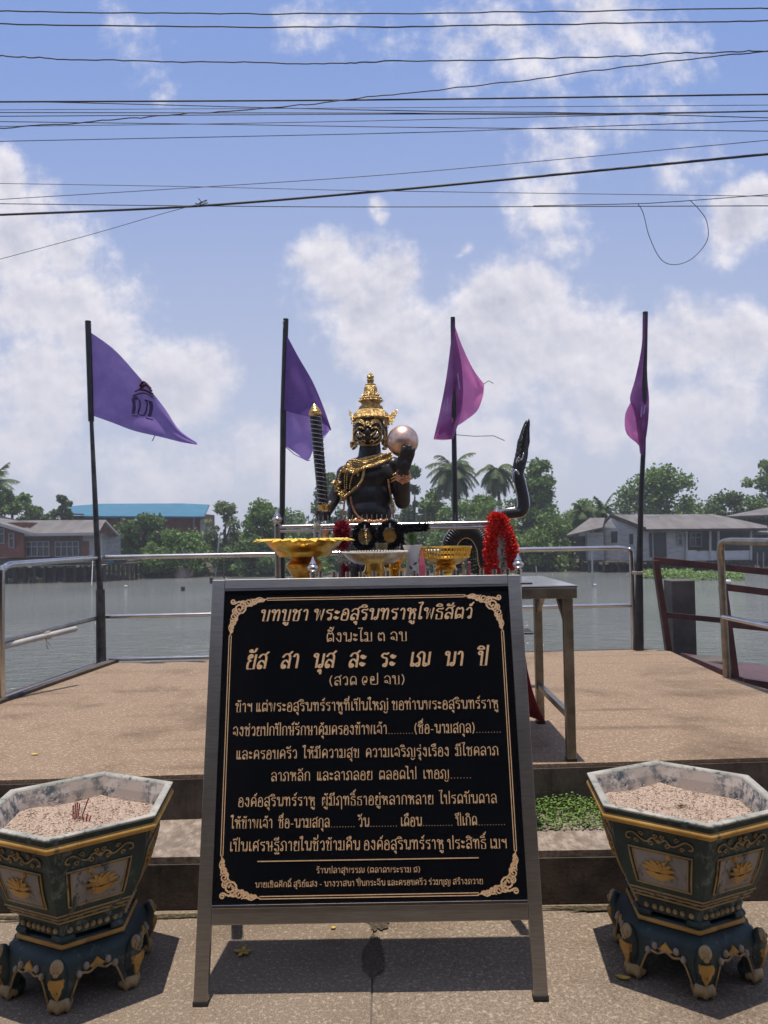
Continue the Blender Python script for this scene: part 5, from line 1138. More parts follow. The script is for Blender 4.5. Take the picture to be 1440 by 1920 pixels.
# big gold tray
c = P(571, 1085, 3.85); cz = TZ; ct = V(c.x, 3.85, cz); top = P(571, 1014, 3.85).z - TZ
tr = thing('pedestal_tray', ct, 'large gold pedestal tray with a rim of yellow petals', 'tray')
h = top
mb = MB(); mb.lathe([(.085, .0), (.088, .012), (.075, .03), (.06, .05)], ct, 40); mb.build('foot', 'yellow_petal', tr, smooth=50)
mb = MB(); mb.lathe([(.06, .05), (.068, .06), (.09, h * .44), (.092, h * .5), (.08, h * .54), (.062, h * .6), (.075, h * .66)], ct, 40); mb.build('pedestal', 'amber_gold', tr, smooth=40)
mb = MB(); mb.lathe([(.06, h * .62), (.125, h * .66), (.14, h * .74), (.145, h * .78), (.152, h * .8), (.172, h * .88), (.19, h * .96), (.196, h), (.186, h), (.17, h * .9), (.02, h * .86)], ct, 48); mb.build('bowl', 'tray_gold', tr, smooth=40)
mb = MB()
for j in range(30):
    a = 2 * math.pi * j / 30; e = V(math.cos(a), math.sin(a), 0); s_ = V(-e.y, e.x, 0); o_ = ct + V(0, 0, h)
    mb.add([o_ + e * .185 - s_ * .018, o_ + e * .215 - s_ * .021 + V(0, 0, .006), o_ + e * .258 + V(0, 0, -.004 + .006 * (j % 2)), o_ + e * .215 + s_ * .021 + V(0, 0, .006), o_ + e * .185 + s_ * .018, o_ + e * .21 + V(0, 0, .012)], [(0, 1, 5), (1, 2, 5), (2, 3, 5), (3, 4, 5), (4, 0, 5)])
for j in range(60):
    a = rc.uniform(0, 6.28); q = rc.uniform(.15, .235); mb.ball(ct + V(q * math.cos(a), q * math.sin(a), h + .006), (.010, .010, .007), 6, 5)
mb.build('petal_rim', 'yellow_petal', tr)
# white metal tray
ct = V(P(703, 1085, 3.72).x, 3.72, TZ); h = P(703, 1036, 3.72).z - TZ
tr2 = thing('pedestal_tray', ct, 'low pale gold pedestal tray with a white beaded rim, in front of the wreaths', 'tray')
mb = MB(); mb.lathe([(.09, 0), (.092, .01), (.07, .025), (.048, .04), (.044, .055), (.055, .065), (.060, .075), (.05, .085), (.045, h * .66)], ct, 36); mb.build('pedestal', 'smooth_gold', tr2, smooth=40)
mb = MB(); mb.lathe([(.04, h * .64), (.10, h * .70), (.135, h * .86), (.158, h), (.15, h), (.125, h * .88), (.02, h * .8)], ct, 44); mb.build('bowl', 'pale_gold', tr2, smooth=40)
mb = MB()
for j in range(70): a = 2 * math.pi * j / 70; mb.ball(ct + V(.158 * math.cos(a), .158 * math.sin(a), h + .002), .006, 6, 5)
mb.build('bead_rim', 'white_flower', tr2)
# small stacked gold dishes
ct = V(P(741, 1085, 3.95).x, 3.98, TZ)
tr3 = thing('pedestal_bowl', ct, 'small gold bowl stacked on a wider gold dish between pale tray and vase', 'bowl')
hb = P(741, 1040, 3.98).z - TZ; hm = P(741, 1064, 3.98).z - TZ
mb = MB(); mb.lathe([(.05, 0), (.052, .008), (.03, hm * .5), (.04, hm * .7), (.07, hm), (.066, hm), (.02, hm * .85)], ct, 32); mb.build('dish', 'tray_gold', tr3, smooth=40)
mb = MB(); mb.lathe([(.03, hm * .86), (.032, hm + .02), (.045, hm + (hb - hm) * .5), (.058, hb - .012), (.060, hb), (.055, hb), (.02, hb - .02)], ct, 32); mb.build('bowl', 'tray_gold', tr3, smooth=40)
# openwork gold bowl
ct = V(P(836, 1085, 3.9).x, 3.9, TZ); h = P(836, 1024, 3.9).z - TZ
tr4 = thing('pedestal_bowl', ct, 'gold pedestal bowl with an openwork lattice rim, beside the white vase', 'bowl')
mb = MB(); mb.lathe([(.075, 0), (.078, .01), (.06, .03), (.055, h * .32), (.062, h * .38), (.052, h * .44), (.05, h * .5)], ct, 36); mb.build('pedestal', 'tray_gold', tr4, smooth=40)
mb = MB(); mb.lathe([(.045, h * .48), (.075, h * .54), (.10, h * .62), (.118, h * .70), (.112, h * .70), (.02, h * .6)], ct, 40); mb.build('bowl', 'tray_gold', tr4, smooth=40)
mb = MB()
for j in range(44):
    a = 2 * math.pi * j / 44; e = V(math.cos(a), math.sin(a), 0); mb.tube([ct + e * .117 + V(0, 0, h * .69), ct + e * .1245 + V(0, 0, h * .83), ct + e * .131 + V(0, 0, h * .97)], .0034, 5)
for r_, z_ in ((.118, .70), (.124, .83), (.1315, .975)): mb.tube([ct + V(r_ * math.cos(2 * math.pi * q / 44), r_ * math.sin(2 * math.pi * q / 44), h * z_) for q in range(44)], .0045, 6, closed=True)
mb.build('lattice_rim', 'tray_gold', tr4)
# vase with leaves
ct = V(P(774, 1085, 3.8).x, 3.8, TZ); h = P(774, 1022, 3.8).z - TZ
vs_ = thing('vase', ct, 'white ceramic vase with a flared lip, holding green leaves', 'vase')
mb = MB(); mb.lathe([(.036, 0), (.04, .004), (.041, .03), (.034, .07), (.029, h * .62), (.033, h * .8), (.048, h), (.045, h), (.028, h * .8), (.02, h * .6)], ct, 32); mb.build('body', 'white_ceramic', vs_, smooth=50)
mb = MB()
for (x, z, a_) in ((.012, h * .55, .6), (.0, h * .3, -.4), (.02, h * .25, 1.2), (-.01, h * .45, 2.2)):
    o_ = ct + V(x, -.036, z); e = V(math.cos(a_), 0, math.sin(a_)) * .014; s_ = V(-e.z, 0, e.x) * .5; mb.add([o_ - e, o_ + s_ + V(0, -.003, 0), o_ + e, o_ - s_ + V(0, -.003, 0)], [(0, 1, 2), (0, 2, 3)])
mb.build('painted_leaf', 'glaze_dark', vs_)
mb = MB(); rv = random.Random(6)
for j in range(46):
    a = rv.uniform(0, 6.28); t = rv.uniform(.1, .75); L = rv.uniform(.05, .085); e = V(math.cos(a) * t, math.sin(a) * t, 1).normalized(); o_ = ct + V(0, 0, h - .01); m_ = o_ + e * L * .6; tip = o_ + e * L + V(e.x * .02, e.y * .02, -.004); s_ = e.cross(V(0, 0, 1)).normalized() * .009
    mb.add([o_, m_ + s_, tip, m_ - s_], [(0, 1, 2), (0, 2, 3)])
tag(mb.build('leaf_bunch', 'plant_leaf'), 'bunch of green leaves standing in the white vase', 'leaves')
mb = MB(); ct2 = ct + V(.045, -.03, 0)
for j in range(7): mb.tube([ct2 + V(.0, 0, h * .85), ct2 + V(.006 * (j - 3) * .5, -.008, h * .5), ct2 + V(.006 * (j - 3) + .012, -.012 + .003 * (j % 2), .0)], [.003, .006, .007], 6)
tag(mb.build('ribbon', 'pink_ribbon'), 'pink tasselled ribbon hanging beside the white vase', 'ribbon')
# garlands
def fluff(mb, path, rad, n, L, seed, wd=.004, flat=1.):
    r_ = random.Random(seed); m_ = len(path) - 1
    for _ in range(n):
        t = r_.random() * m_; i = min(int(t), m_ - 1); f = t - i; o_ = path[i].lerp(path[i + 1], f); rd = rad[i] + (rad[i + 1] - rad[i]) * f
        z = r_.uniform(-1, 1); a = r_.uniform(0, 6.28); e = V(math.sqrt(1 - z * z) * math.cos(a), math.sqrt(1 - z * z) * math.sin(a) * flat, z).normalized(); s_ = e.cross(V(r_.uniform(-1, 1), r_.uniform(-1, 1), r_.uniform(-1, 1))).normalized() * wd
        b_ = o_ + e * max(0, rd - L); tip = o_ + e * rd * r_.uniform(.8, 1.1); mb.add([b_ - s_ * .6, b_ + s_ * .6, tip + s_, tip - s_], [(0, 1, 2, 3)])
def garland(name, label, par, group=None): return thing(name, par, label, 'garland', group)
gd = 5.0
ga = garland('flower_garland', 'thick bright red garland looped over the steel post with white tassels inside', P(935, 1000, gd))
pth = lambda pts: [P(x, y, gd) for x, y in spl(pts, 5)]
KG = gd / F
p_ = pth([(934, 975), (924, 1000), (920, 1030), (922, 1062), (926, 1085)]); mb = MB(); fluff(mb, p_, [16 * KG] * len(p_), 1500, .03, 1, .006); mb.build('strand', 'red_flower', ga)
p_ = pth([(936, 978), (950, 1000), (957, 1025), (960, 1048), (958, 1062)]); mb = MB(); fluff(mb, p_, [15 * KG] * (len(p_) - 6) + [11 * KG] * 6, 1200, .03, 2, .006); mb.build('strand', 'red_flower', ga)
p_ = pth([(926, 972), (936, 974), (944, 980)]); mb = MB(); fluff(mb, p_, [14 * KG] * len(p_), 700, .03, 3, .006); mb.build('top_flower', 'red_flower', ga)
p_ = pth([(940, 1005), (942, 1035), (945, 1085)]); mb = MB(); fluff(mb, p_, [6 * KG + 7 * KG * i / len(p_) for i in range(len(p_))], 500, .02, 4, .003); mb.build('tassel', 'white_flower', ga)
p_ = pth([(934, 1000), (936, 1082)]); mb = MB(); mb.tube(p_, 4 * KG, 8); mb.build('plastic_sleeve', 'clear_plastic', ga)
ga = garland('flower_garland', 'crimson pompom garland with white buds beneath, hung on the steel rail', P(641, 1000, gd))
p_ = pth([(641, 988), (641, 1020)]); mb = MB(); fluff(mb, p_, [16 * KG, 17 * KG] + [16 * KG] * (len(p_) - 2), 1400, .03, 5); mb.build('pompom', 'crimson_flower', ga)
p_ = pth([(644, 1040), (647, 1052)]); mb = MB(); fluff(mb, p_, [12 * KG] * len(p_), 380, .015, 6, .005); mb.build('white_bud', 'white_flower', ga)
p_ = pth([(647, 1055), (648, 1090)]); mb = MB(); fluff(mb, p_, [8 * KG] * len(p_), 380, .02, 7); mb.build('tassel', 'crimson_flower', ga)
ga = garland('flower_garland', 'small white jasmine garland hung on the rail above the big gold tray', P(594, 990, gd))
mb = MB()
for x in (590, 600):
    for y in range(992, 1018, 4): mb.ball(P(x, y, gd), 2.6 * KG, 8, 6)
mb.build('bud_string', 'white_flower', ga, smooth=180); p_ = pth([(592, 986), (598, 988)]); mb = MB(); fluff(mb, p_, [7 * KG] * len(p_), 240, .012, 8, .004); mb.build('top_flower', 'white_flower', ga)
for cx_, cy_, lab, seed in ((684, 1006, 'black beaded wreath round a speckled gold disc', 9), (731, 1003, 'black beaded wreath round a plain pale gold disc, beside the vase leaves', 10)):
    w_ = thing('wreath', P(cx_, cy_, 5.02), lab, 'wreath', 'black wreaths on the rail')
    ring_ = [P(cx_ + 19 * math.cos(a), cy_ + 22 * math.sin(a), 5.02) for a in [2 * math.pi * q / 32 for q in range(33)]]
    mb = MB(); fluff(mb, ring_, [7.2 * KG] * 33, 2000, .022, seed, .0035); mb.build('ring', 'black_flower', w_)
    mb = MB(); o_ = P(cx_, cy_ + 1, 5.04); mb.lathe([(.012 * 0 + 14.5 * KG, 0), (14.5 * KG, .008)], (0, 0, 0), 28); v2 = [V(x, 0, y) for x, y, z in mb.v]; mb.v = [tuple(V(x, z, y) + o_) for x, y, z in mb.v]; mb.build('disc', 'carved_gold' if seed == 9 else 'smooth_gold', w_)
    mb = MB(); mb.tube([P(cx_, cy_ - 22, 4.98), P(cx_, cy_ - 14, 4.98)], .004, 6); mb.build('pin', 'white_flower', w_)
mb = MB(); p_ = pth([(742, 990), (760, 992), (780, 989), (799, 988)]); fluff(mb, p_, [9 * KG] * len(p_), 1300, .025, 12, .005); tag(mb.build('flower_garland', 'black_flower'), 'black flower garland lying along the rail beside the wreaths', 'garland')
mb = MB(); p_ = pth([(752, 1004), (756, 1024), (752, 1040)]); fluff(mb, p_, [6 * KG] * len(p_), 300, .02, 13); tag(mb.build('flower_garland', 'black_flower'), 'short black garland hanging behind the white vase', 'garland')
ct = V(P(716, 1030, 3.74).x, 3.78, P(716, 1031, 3.78).z); mb = MB(); mb.lathe([(.018, 0), (.026, .004), (.032, .03), (.034, .034), (.028, .034), (.02, .01)], ct, 24); tag(mb.build('small_bowl', 'serpent_belly', smooth=40), 'small black bowl on the pale gold pedestal tray', 'bowl')
ct = V(P(610, 1012, 4.9).x, 4.95, P(610, 1010, 4.95).z); mb = MB(); mb.lathe([(.02, -.05), (.024, 0), (.02, .02), (.026, .045), (.03, .05)], ct, 16); mb.tube([ct + V(0, 0, -.06), V(ct.x, ct.y, 1.545)], .004, 6); tag(mb.build('hanging_ornament', 'copper_gold', smooth=50), 'little copper ornament beside the white jasmine garland', 'ornament')
# dark cloth screen low behind the table, hanging from the shrine railing
mb = MB(); 
for j in range(9):
    x = 666 + j * 9; mb.tube([P(x, 1036, 5.0), P(x + 3 * math.sin(j), 1062, 4.99), P(x + 4 * math.sin(j * 2), 1092, 5.0)], [.012, .02, .022], 7)
tag(mb.build('black_tassel', 'black_flower'), 'black ribbon tassels under the wreaths, behind the pale gold tray', 'tassel')

# ------------------------------------------------------------------ houses on the far bank
BZ = WATER + .35
def HB(name, label): return thing(name, (0, 0, 0), label, 'house')
def poly(name, mat, par, pts, th=.0): 
    mb = MB(); mb.add([V(*p) for p in pts], [tuple(range(len(pts)))]); return mb.build(name, mat, par, solid=th)
def wallbox(name, mat, par, px0, px1, py0, py1, y, depth):
    a = P(px0, py1, y); b = P(px1, py0, y); mb = MB(); mb.box(((a.x + b.x) / 2, y + depth / 2, (a.z + b.z) / 2), (b.x - a.x, depth, b.z - a.z)); return mb.build(name, mat, par)
def stilts(par, px0, px1, n, pytop, y, rows=2, mat='old_timber', r=.11):
    for j in range(n):
        for k_ in range(rows):
            p = P(px0 + (px1 - px0) * j / (n - 1), pytop, y); mb = MB(); mb.tube([(p.x, y + k_ * 2.2, WATER - .5), (p.x, y + k_ * 2.2, p.z)], r, 6); mb.build('stilt', mat, par)
def window(par, wall_mat, px0, px1, py0, py1, y, panes=3):
    f = wallbox('window', 'window_glass', par, px0, px1, py0, py1, y - .06, .10)
    mb = MB(); a = P(px0, py1, y - .1); b = P(px1, py0, y - .1)
    for j in range(panes + 1): x = a.x + (b.x - a.x) * j / panes; mb.box((x, y - .10, (a.z + b.z) / 2), (.09, .08, b.z - a.z + .1))
    for z in (a.z, b.z, a.z + (b.z - a.z) * .66): mb.box(((a.x + b.x) / 2, y - .105, z), (b.x - a.x + .1, .08, .08))
    mb.build('frame', 'window_frame_grey', f)
zz = lambda zx, zy: (1000 + zx / 3.273, 840 + zy / 3.273)          # measured in an enlarged view of the bank
za = lambda zx, zy: (zx / 2.769, 860 + zy / 2.769)
# pale grey house on stilts
h = thing('stilt_house', P(1230, 1070, 66), 'pale grey wooden house on stilts with a wide grey roof and open porch', 'house')
Y = 66.
wallbox('wall', 'grey_board', h, zz(705, 0)[0], zz(936, 0)[0], zz(0, 500)[1], zz(0, 692)[1], Y, 6)
p = [P(*zz(706, 692), Y), P(*zz(425, 690), Y + 3.5), P(*zz(425, 486), Y + 3.5), P(*zz(480, 425), Y + 3), P(*zz(706, 505), Y)]
poly('gable_wall', 'grey_board', h, p, .12)
wallbox('porch_panel', 'white_board', h, zz(948, 0)[0], zz(1338, 0)[0], zz(0, 628)[1], zz(0, 694)[1], Y - .1, .12)
wallbox('porch_opening', 'dark_opening', h, zz(938, 0)[0], zz(1335, 0)[0], zz(0, 505)[1], zz(0, 628)[1], Y + 1.2, 4.5)
wallbox('floor_beam', 'old_timber', h, zz(425, 0)[0], zz(1345, 0)[0], zz(0, 690)[1], zz(0, 702)[1], Y - .3, 6)
for x0, x1, y0, y1 in ((715, 728, 522, 670), (742, 815, 520, 675)): wallbox('door', 'dark_opening', h, zz(x0, 0)[0], zz(x1, 0)[0], zz(0, y0)[1], zz(0, y1)[1], Y - .06, .1)
window(h, '', *[zz(888, 0)[0], zz(912, 0)[0], zz(0, 528)[1], zz(0, 598)[1]], Y, 1)
window(h, '', *[zz(960, 0)[0], zz(1030, 0)[0], zz(0, 520)[1], zz(0, 605)[1]], Y + 1.14, 2)
for x0, x1, y0, y1, dd in ((480, 546, 510, 582, 2.5), (592, 640, 526, 592, 1.3)): wallbox('shutter', 'dark_opening', h, zz(x0, 0)[0], zz(x1, 0)[0], zz(0, y0)[1], zz(0, y1)[1], Y + dd - .25, .1)
for x in (940, 1085, 1135, 1335):
    a = P(*zz(x, 500), Y - .15); b = P(*zz(x, 692), Y - .15); mb = MB(); mb.beam(b, a, .16, .16); mb.build('porch_post', 'pale_post', h)
poly('roof', 'roof_sheet_grey', h, [P(*zz(690, 503), Y - 1.0), P(*zz(1437, 497), Y - 1.0), P(*zz(1435, 482), Y + 2), P(*zz(1102, 411), Y + 4), P(*zz(470, 414), Y + 3.2)], .16)
poly('roof', 'roof_sheet_grey', h, [P(*zz(470, 414), Y + 3.2), P(*zz(1102, 411), Y + 4), P(*zz(1000, 470), Y + 8), P(*zz(405, 492), Y + 6)], .16)
a = P(*zz(690, 500), Y - 1.05); b = P(*zz(468, 412), Y + 3.15); mb = MB(); mb.beam(a, b, .06, .35); mb.build('barge_board', 'old_timber', h)
for a_, b_ in (((690, 506), (1437, 500)),): mb = MB(); mb.beam(P(*zz(*a_), Y - 1.02), P(*zz(*b_), Y - 1.02), .08, .22); mb.build('fascia', 'old_timber', h)
wallbox('skylight_patch', 'float_white', h, zz(690, 0)[0], zz(775, 0)[0], zz(0, 418)[1], zz(0, 430)[1], Y + 2.3, .05)
wallbox('lean_to', 'grey_board', h, zz(335, 0)[0], zz(430, 0)[0], zz(0, 520)[1], zz(0, 690)[1], Y + 2.5, 3)
poly('lean_to_roof', 'roof_sheet_grey', h, [P(*zz(200, 540), Y + 1.5), P(*zz(425, 490), Y + 1.2), P(*zz(440, 432), Y + 4), P(*zz(350, 432), Y + 4.5)], .12)
wallbox('dark_bay', 'dark_opening', h, zz(245, 0)[0], zz(338, 0)[0], zz(0, 540)[1], zz(0, 680)[1], Y + 3.2, 2)
stilts(h, zz(340, 0)[0], zz(1340, 0)[0], 12, 1053, Y + .2)
wallbox('underfloor_shade', 'dark_opening', h, zz(300, 0)[0], zz(1338, 0)[0], zz(0, 700)[1], zz(0, 770)[1], Y + 3.4, .3)  # black sheet painted in for the shade below the floor
# neighbour with the same grey roof
h = thing('stilt_house', P(1420, 1070, 72), 'dark grey-roofed house half behind the pale stilt house', 'house'); Y = 72.
poly('roof', 'roof_sheet_grey', h, [P(*zz(1165, 425), Y - 1), P(*zz(1700, 405), Y - 1), P(*zz(1640, 350), Y + 4), P(*zz(1445, 368), Y + 3.5)], .16)
poly('lower_roof', 'roof_sheet_grey', h, [P(*zz(1336, 530), Y - 4.5), P(*zz(1700, 520), Y - 4.5), P(*zz(1700, 495), Y - 2), P(*zz(1440, 500), Y - 2)], .14)
wallbox('wall', 'old_timber', h, zz(1200, 0)[0], zz(1700, 0)[0], zz(0, 432)[1], zz(0, 700)[1], Y + .2, 4)
wallbox('opening', 'dark_opening', h, zz(1342, 0)[0], zz(1600, 0)[0], zz(0, 545)[1], zz(0, 690)[1], Y - 2.2, .2)
stilts(h, zz(1350, 0)[0], zz(1650, 0)[0], 6, 1050, Y - 4)
for x in (1375, 1412): mb = MB(); a = P(*zz(x, 765), Y - 5); b = P(*zz(x, 640), Y - 5); mb.tube([a, b], .06, 6); mb.build('post', 'pale_post', h)
# brick and board house
h = thing('stilt_house', P(60, 1085, 66), 'brick and board house on stilts with a rusty grey roof, by the water', 'house'); Y = 66.
wallbox('brick_wall', 'brick_wall', h, -40, za(122, 0)[0], za(0, 330)[1], za(0, 516)[1], Y - .6, 6)
wallbox('wall', 'brown_board', h, za(122, 0)[0], za(428, 0)[0], za(0, 390)[1], za(0, 512)[1], Y, 5)
wallbox('wall', 'grey_board', h, za(428, 0)[0], za(530, 0)[0], za(0, 388)[1], za(0, 512)[1], Y + .05, 4.6)
window(h, '', za(135, 0)[0], za(255, 0)[0], za(0, 430)[1], za(0, 508)[1], Y, 4); window(h, '', za(288, 0)[0], za(408, 0)[0], za(0, 430)[1], za(0, 508)[1], Y, 4)
window(h, '', -8, za(22, 0)[0], za(0, 365)[1], za(0, 440)[1], Y - .6, 1); window(h, '', za(48, 0)[0], za(72, 0)[0], za(0, 388)[1], za(0, 462)[1], Y - .6, 1)
wallbox('door', 'brick_wall', h, za(432, 0)[0], za(458, 0)[0], za(0, 428)[1], za(0, 512)[1], Y - .06, .1)
poly('roof', 'roof_sheet_grey', h, [P(*za(128, 394), Y - 1), P(*za(512, 388), Y - 1), P(*za(552, 322), Y + 3), P(*za(105, 325), Y + 3)], .16)
poly('gable_roof', 'roof_sheet_grey', h, [P(*za(548, 322), Y + 3), P(*za(617, 397), Y + 4.5), P(*za(612, 398), Y + .5), P(*za(545, 330), Y - .5)], .14)
poly('roof', 'roof_sheet_grey', h, [P(-60, za(0, 338)[1], Y - 1.6), P(*za(0, 338), Y - 1.6), P(*za(170, 390), Y - 1.6), P(*za(122, 330), Y + 2.6), P(*za(0, 300), Y + 2.6), P(-60, za(0, 290)[1], Y + 2.6)], .16)
mb = MB(); mb.beam(P(*za(0, 342), Y - 1.65), P(*za(172, 392), Y - 1.65), .08, .26); mb.beam(P(*za(128, 397), Y - 1.05), P(*za(512, 391), Y - 1.05), .08, .2); mb.build('fascia', 'pale_post', h)
wallbox('floor_beam', 'pale_post', h, -40, za(540, 0)[0], za(0, 552)[1], za(0, 562)[1], Y - .8, 6)
wallbox('floor_wall', 'brown_board', h, -40, za(530, 0)[0], za(0, 512)[1], za(0, 552)[1], Y - .02, 5)
stilts(h, -30, za(545, 0)[0], 13, za(0, 560)[1], Y - .3); wallbox('underfloor_shade', 'dark_opening', h, -40, za(540, 0)[0], za(0, 562)[1], za(0, 625)[1], Y + 3, .3)  # black sheet behind the stilts stands in for shade under the house
# landing stage beside it
h = thing('landing_stage', P(225, 1075, 67), 'dark timber landing stage on short stilts with a blue tarpaulin', 'landing stage'); Y = 67.
wallbox('deck_plank', 'old_timber', h, 195, 250, 1056, 1060, Y, 3); stilts(h, 196, 249, 7, 1059, Y + .1, 2, r=.13); wallbox('tarpaulin', 'tarp_blue', h, 203, 211, 1049, 1056, Y + .3, .8); wallbox('crate', 'old_timber', h, 214, 232, 1046, 1056, Y + .6, .8)
mb = MB(); a = P(174, 1055, 63); mb.tube([P(172, 1098, 60), P(174, 1048, 63)], .035, 6); mb.build('mooring_pole', 'pale_post', h)
# blue-roofed building
h = thing('blue_roof_building', P(250, 1000, 95), 'long brown building under a bright blue sheet roof behind the trees', 'building'); Y = 95.
wallbox('wall', 'brick_wall', h, za(355, 0)[0], za(1040, 0)[0], za(0, 285)[1], za(0, 420)[1], Y, 8)
wallbox('dark_gallery', 'dark_opening', h, za(360, 0)[0], za(880, 0)[0], za(0, 290)[1], za(0, 325)[1], Y - .2, .3)
poly('roof', 'roof_blue', h, [P(*za(295, 290), Y - 1.5), P(*za(435, 290), Y - 1.5), P(*za(440, 302), Y - 2.5), P(*za(1060, 304), Y - 2.5), P(*za(1088, 242), Y + 6), P(*za(940, 236), Y + 6), P(*za(520, 238), Y + 6), P(*za(375, 250), Y + 5)], .2)
wallbox('column', 'pale_post', h, za(625, 0)[0], za(632, 0)[0], za(0, 300)[1], za(0, 360)[1], Y - .3, .4); wallbox('column', 'pale_post', h, za(1003, 0)[0], za(1010, 0)[0], za(0, 300)[1], za(0, 380)[1], Y - .3, .4)
wallbox('side_wing', 'pale_post', h, za(1040, 0)[0], za(1070, 0)[0], za(0, 315)[1], za(0, 390)[1], Y - 1, 3)

# ------------------------------------------------------------------ trees
def leafcloud(mb, blobs, n, size, seed, squash=.8):
    r_ = random.Random(seed); tot = sum(b[3] * b[3] for b in blobs)
    for (cx, cy, cz, rr_) in blobs:
        for _ in range(int(n * rr_ * rr_ / tot)):
            z = r_.uniform(-1, 1); a = r_.uniform(0, 6.283); s_ = math.sqrt(1 - z * z); q = rr_ * (r_.random() ** .33) * r_.uniform(.7, 1.3)
            o_ = V(cx + q * s_ * math.cos(a), cy + q * s_ * math.sin(a), cz + q * z * squash)
            e = V(r_.gauss(0, 1), r_.gauss(0, 1), r_.gauss(-.25, .7)).normalized(); t = e.cross(V(r_.gauss(0, 1), r_.gauss(0, 1), r_.gauss(0, 1))).normalized(); L = size * r_.uniform(.6, 1.5)
            mb.add([o_ - e * L * .5, o_ + t * L * .34, o_ + e * L * .5, o_ - t * L * .34], [(0, 1, 2, 3)])
def tree(name, label, px0, px1, ytop, ybase, Y, leaf, seed, n=2600, size=.42, nb=9, loose=.0, group=None, cat='tree'):
    r_ = random.Random(seed); cxp = (px0 + px1) / 2; a = P(px0, ytop, Y); b = P(px1, ybase, Y); W = b.x - a.x; Ht = a.z - b.z; cx = (a.x + b.x) / 2
    base = V(cx, Y, max(BZ - .2, min(b.z, BZ + .2)) if ybase > 1020 else b.z)
    t = thing(name, base, label, cat, group); blobs = []
    for j in range(nb * 2):
        u = r_.uniform(-1, 1); v = r_.random(); env = math.sqrt(max(.05, 1 - (2 * v - .75) ** 2 * .55)); rr_ = (min(W, Ht) * .6 + .25 * (W + Ht) * .4) * r_.uniform(.12, .27) * (1 - loose * .4)
        blobs.append((cx + u * env * (W / 2 - rr_), Y + r_.uniform(-.3, .3) * W, b.z + rr_ * .8 + v * (Ht - 1.7 * rr_), rr_))
    blobs.append((cx + r_.uniform(-.1, .1) * W, Y, a.z - .18 * min(W, Ht), .2 * min(W, Ht))); blobs.append((a.x + .2 * min(W, Ht), Y, b.z + Ht * .45, .2 * min(W, Ht))); blobs.append((b.x - .2 * min(W, Ht), Y, b.z + Ht * .4, .2 * min(W, Ht)))
    mb = MB(); leafcloud(mb, blobs, int(n * 1.5), size * .82, seed); mb.build('crown', leaf, t)
    mb = MB(); zt = b.z + Ht * .55
    mb.tube([base - V(0, 0, .6), V(cx + .05 * W * r_.uniform(-1, 1), Y, base.z + (zt - base.z) * .5), V(cx, Y, zt)], [.035 * Ht + .05, .028 * Ht + .03, .012 * Ht + .02], 7)
    for bl in blobs[:6]: mb.tube([V(cx, Y, base.z + (zt - base.z) * r_.uniform(.45, .85)), V((cx + bl[0]) / 2, Y, (zt + bl[2]) / 2), V(bl[0], bl[1], bl[2])], [.014 * Ht + .02, .01 * Ht + .015, .015], 5)
    mb.build('trunk', 'bark', t); return t
def palm(label, pxc, pyc, span, pybase, Y, seed, nf=20, droop=1.0, group='coconut palms on the far bank'):
    r_ = random.Random(seed); c = P(pxc, pyc, Y); R0 = span / 2 / F * Y; base = V(c.x + r_.uniform(-.4, .4), Y, BZ if pybase > 1000 else P(pxc, pybase, Y).z)
    t = thing('coconut_palm', base, label, 'palm tree', group); mb = MB(); mb.tube([base, base.lerp(c, .5) + V(r_.uniform(-.2, .2), 0, 0), c], [.24, .18, .14], 8); mb.build('trunk', 'bark', t)
    mb = MB()
    for j in range(nf):
        a = 2 * math.pi * (j * .618); el = R(75 - 115 * ((j + .5) / nf)); L = R0 * r_.uniform(1.0, 1.3); d = V(math.cos(a) * math.cos(el), math.sin(a) * math.cos(el), math.sin(el)); p = V(*c); pts = [p]
        for k_ in range(10): d = (d + V(0, 0, -.13 * droop)).normalized(); p = p + d * L / 10; pts.append(p)
        mb.tube(pts, [.05 * (1 - k_ / 12) for k_ in range(11)], 4)
        for k_ in range(1, 11):
            tt = (pts[k_] - pts[k_ - 1]).normalized(); s_ = tt.cross(V(0, 0, 1)).normalized()
            for sub in range(3):
                o_ = pts[k_ - 1].lerp(pts[k_], sub / 3); ll = R0 * .40 * math.sin(math.pi * min(1, (k_ + sub / 3 + .8) / 11.5)) ** .6
                for sg in (-1, 1):
                    tip = o_ + s_ * sg * ll * .75 + tt * ll * .45 - V(0, 0, ll * r_.uniform(.25, .75)); wv = tt * .085; mb.add([o_ - wv, o_ + wv, tip], [(0, 1, 2)])
    mb.build('crown', 'palm_frond', t); return t
TG = None
tree('broadleaf_tree', 'rounded green tree rising behind the brick house roof', -30, 72, 918, 985, 84, 'leaf_mid', 1)
tree('broadleaf_tree', 'small dark tree standing clear beside the blue roof', 94, 138, 928, 990, 88, 'leaf_dark', 2, 1100, .38, 6, .5)
tree('broadleaf_tree', 'wide dark bushy tree in front of the blue roof', 208, 330, 962, 1052, 76, 'leaf_dark', 3, 4200, .42, 14)
tree('shrub', 'olive shrubs along the water below the blue-roofed building', 262, 400, 990, 1078, 71, 'leaf_mid', 4, 3600, .36, 14, cat='shrub')
tree('broadleaf_tree', 'pale thin-leaved tree at the end of the blue roof', 378, 462, 938, 1060, 78, 'leaf_grey', 5, 2300, .36, 11, .6)
tree('broadleaf_tree', 'bright green tree beside the dark flag pole of the purple flag', 448, 545, 934, 1066, 75, 'leaf_mid', 6, 3600, .40, 12)
tree('shrub', 'dense green shrub at the water edge behind the gold tray', 395, 560, 1005, 1082, 71, 'leaf_dark', 7, 3800, .36, 14, cat='shrub')
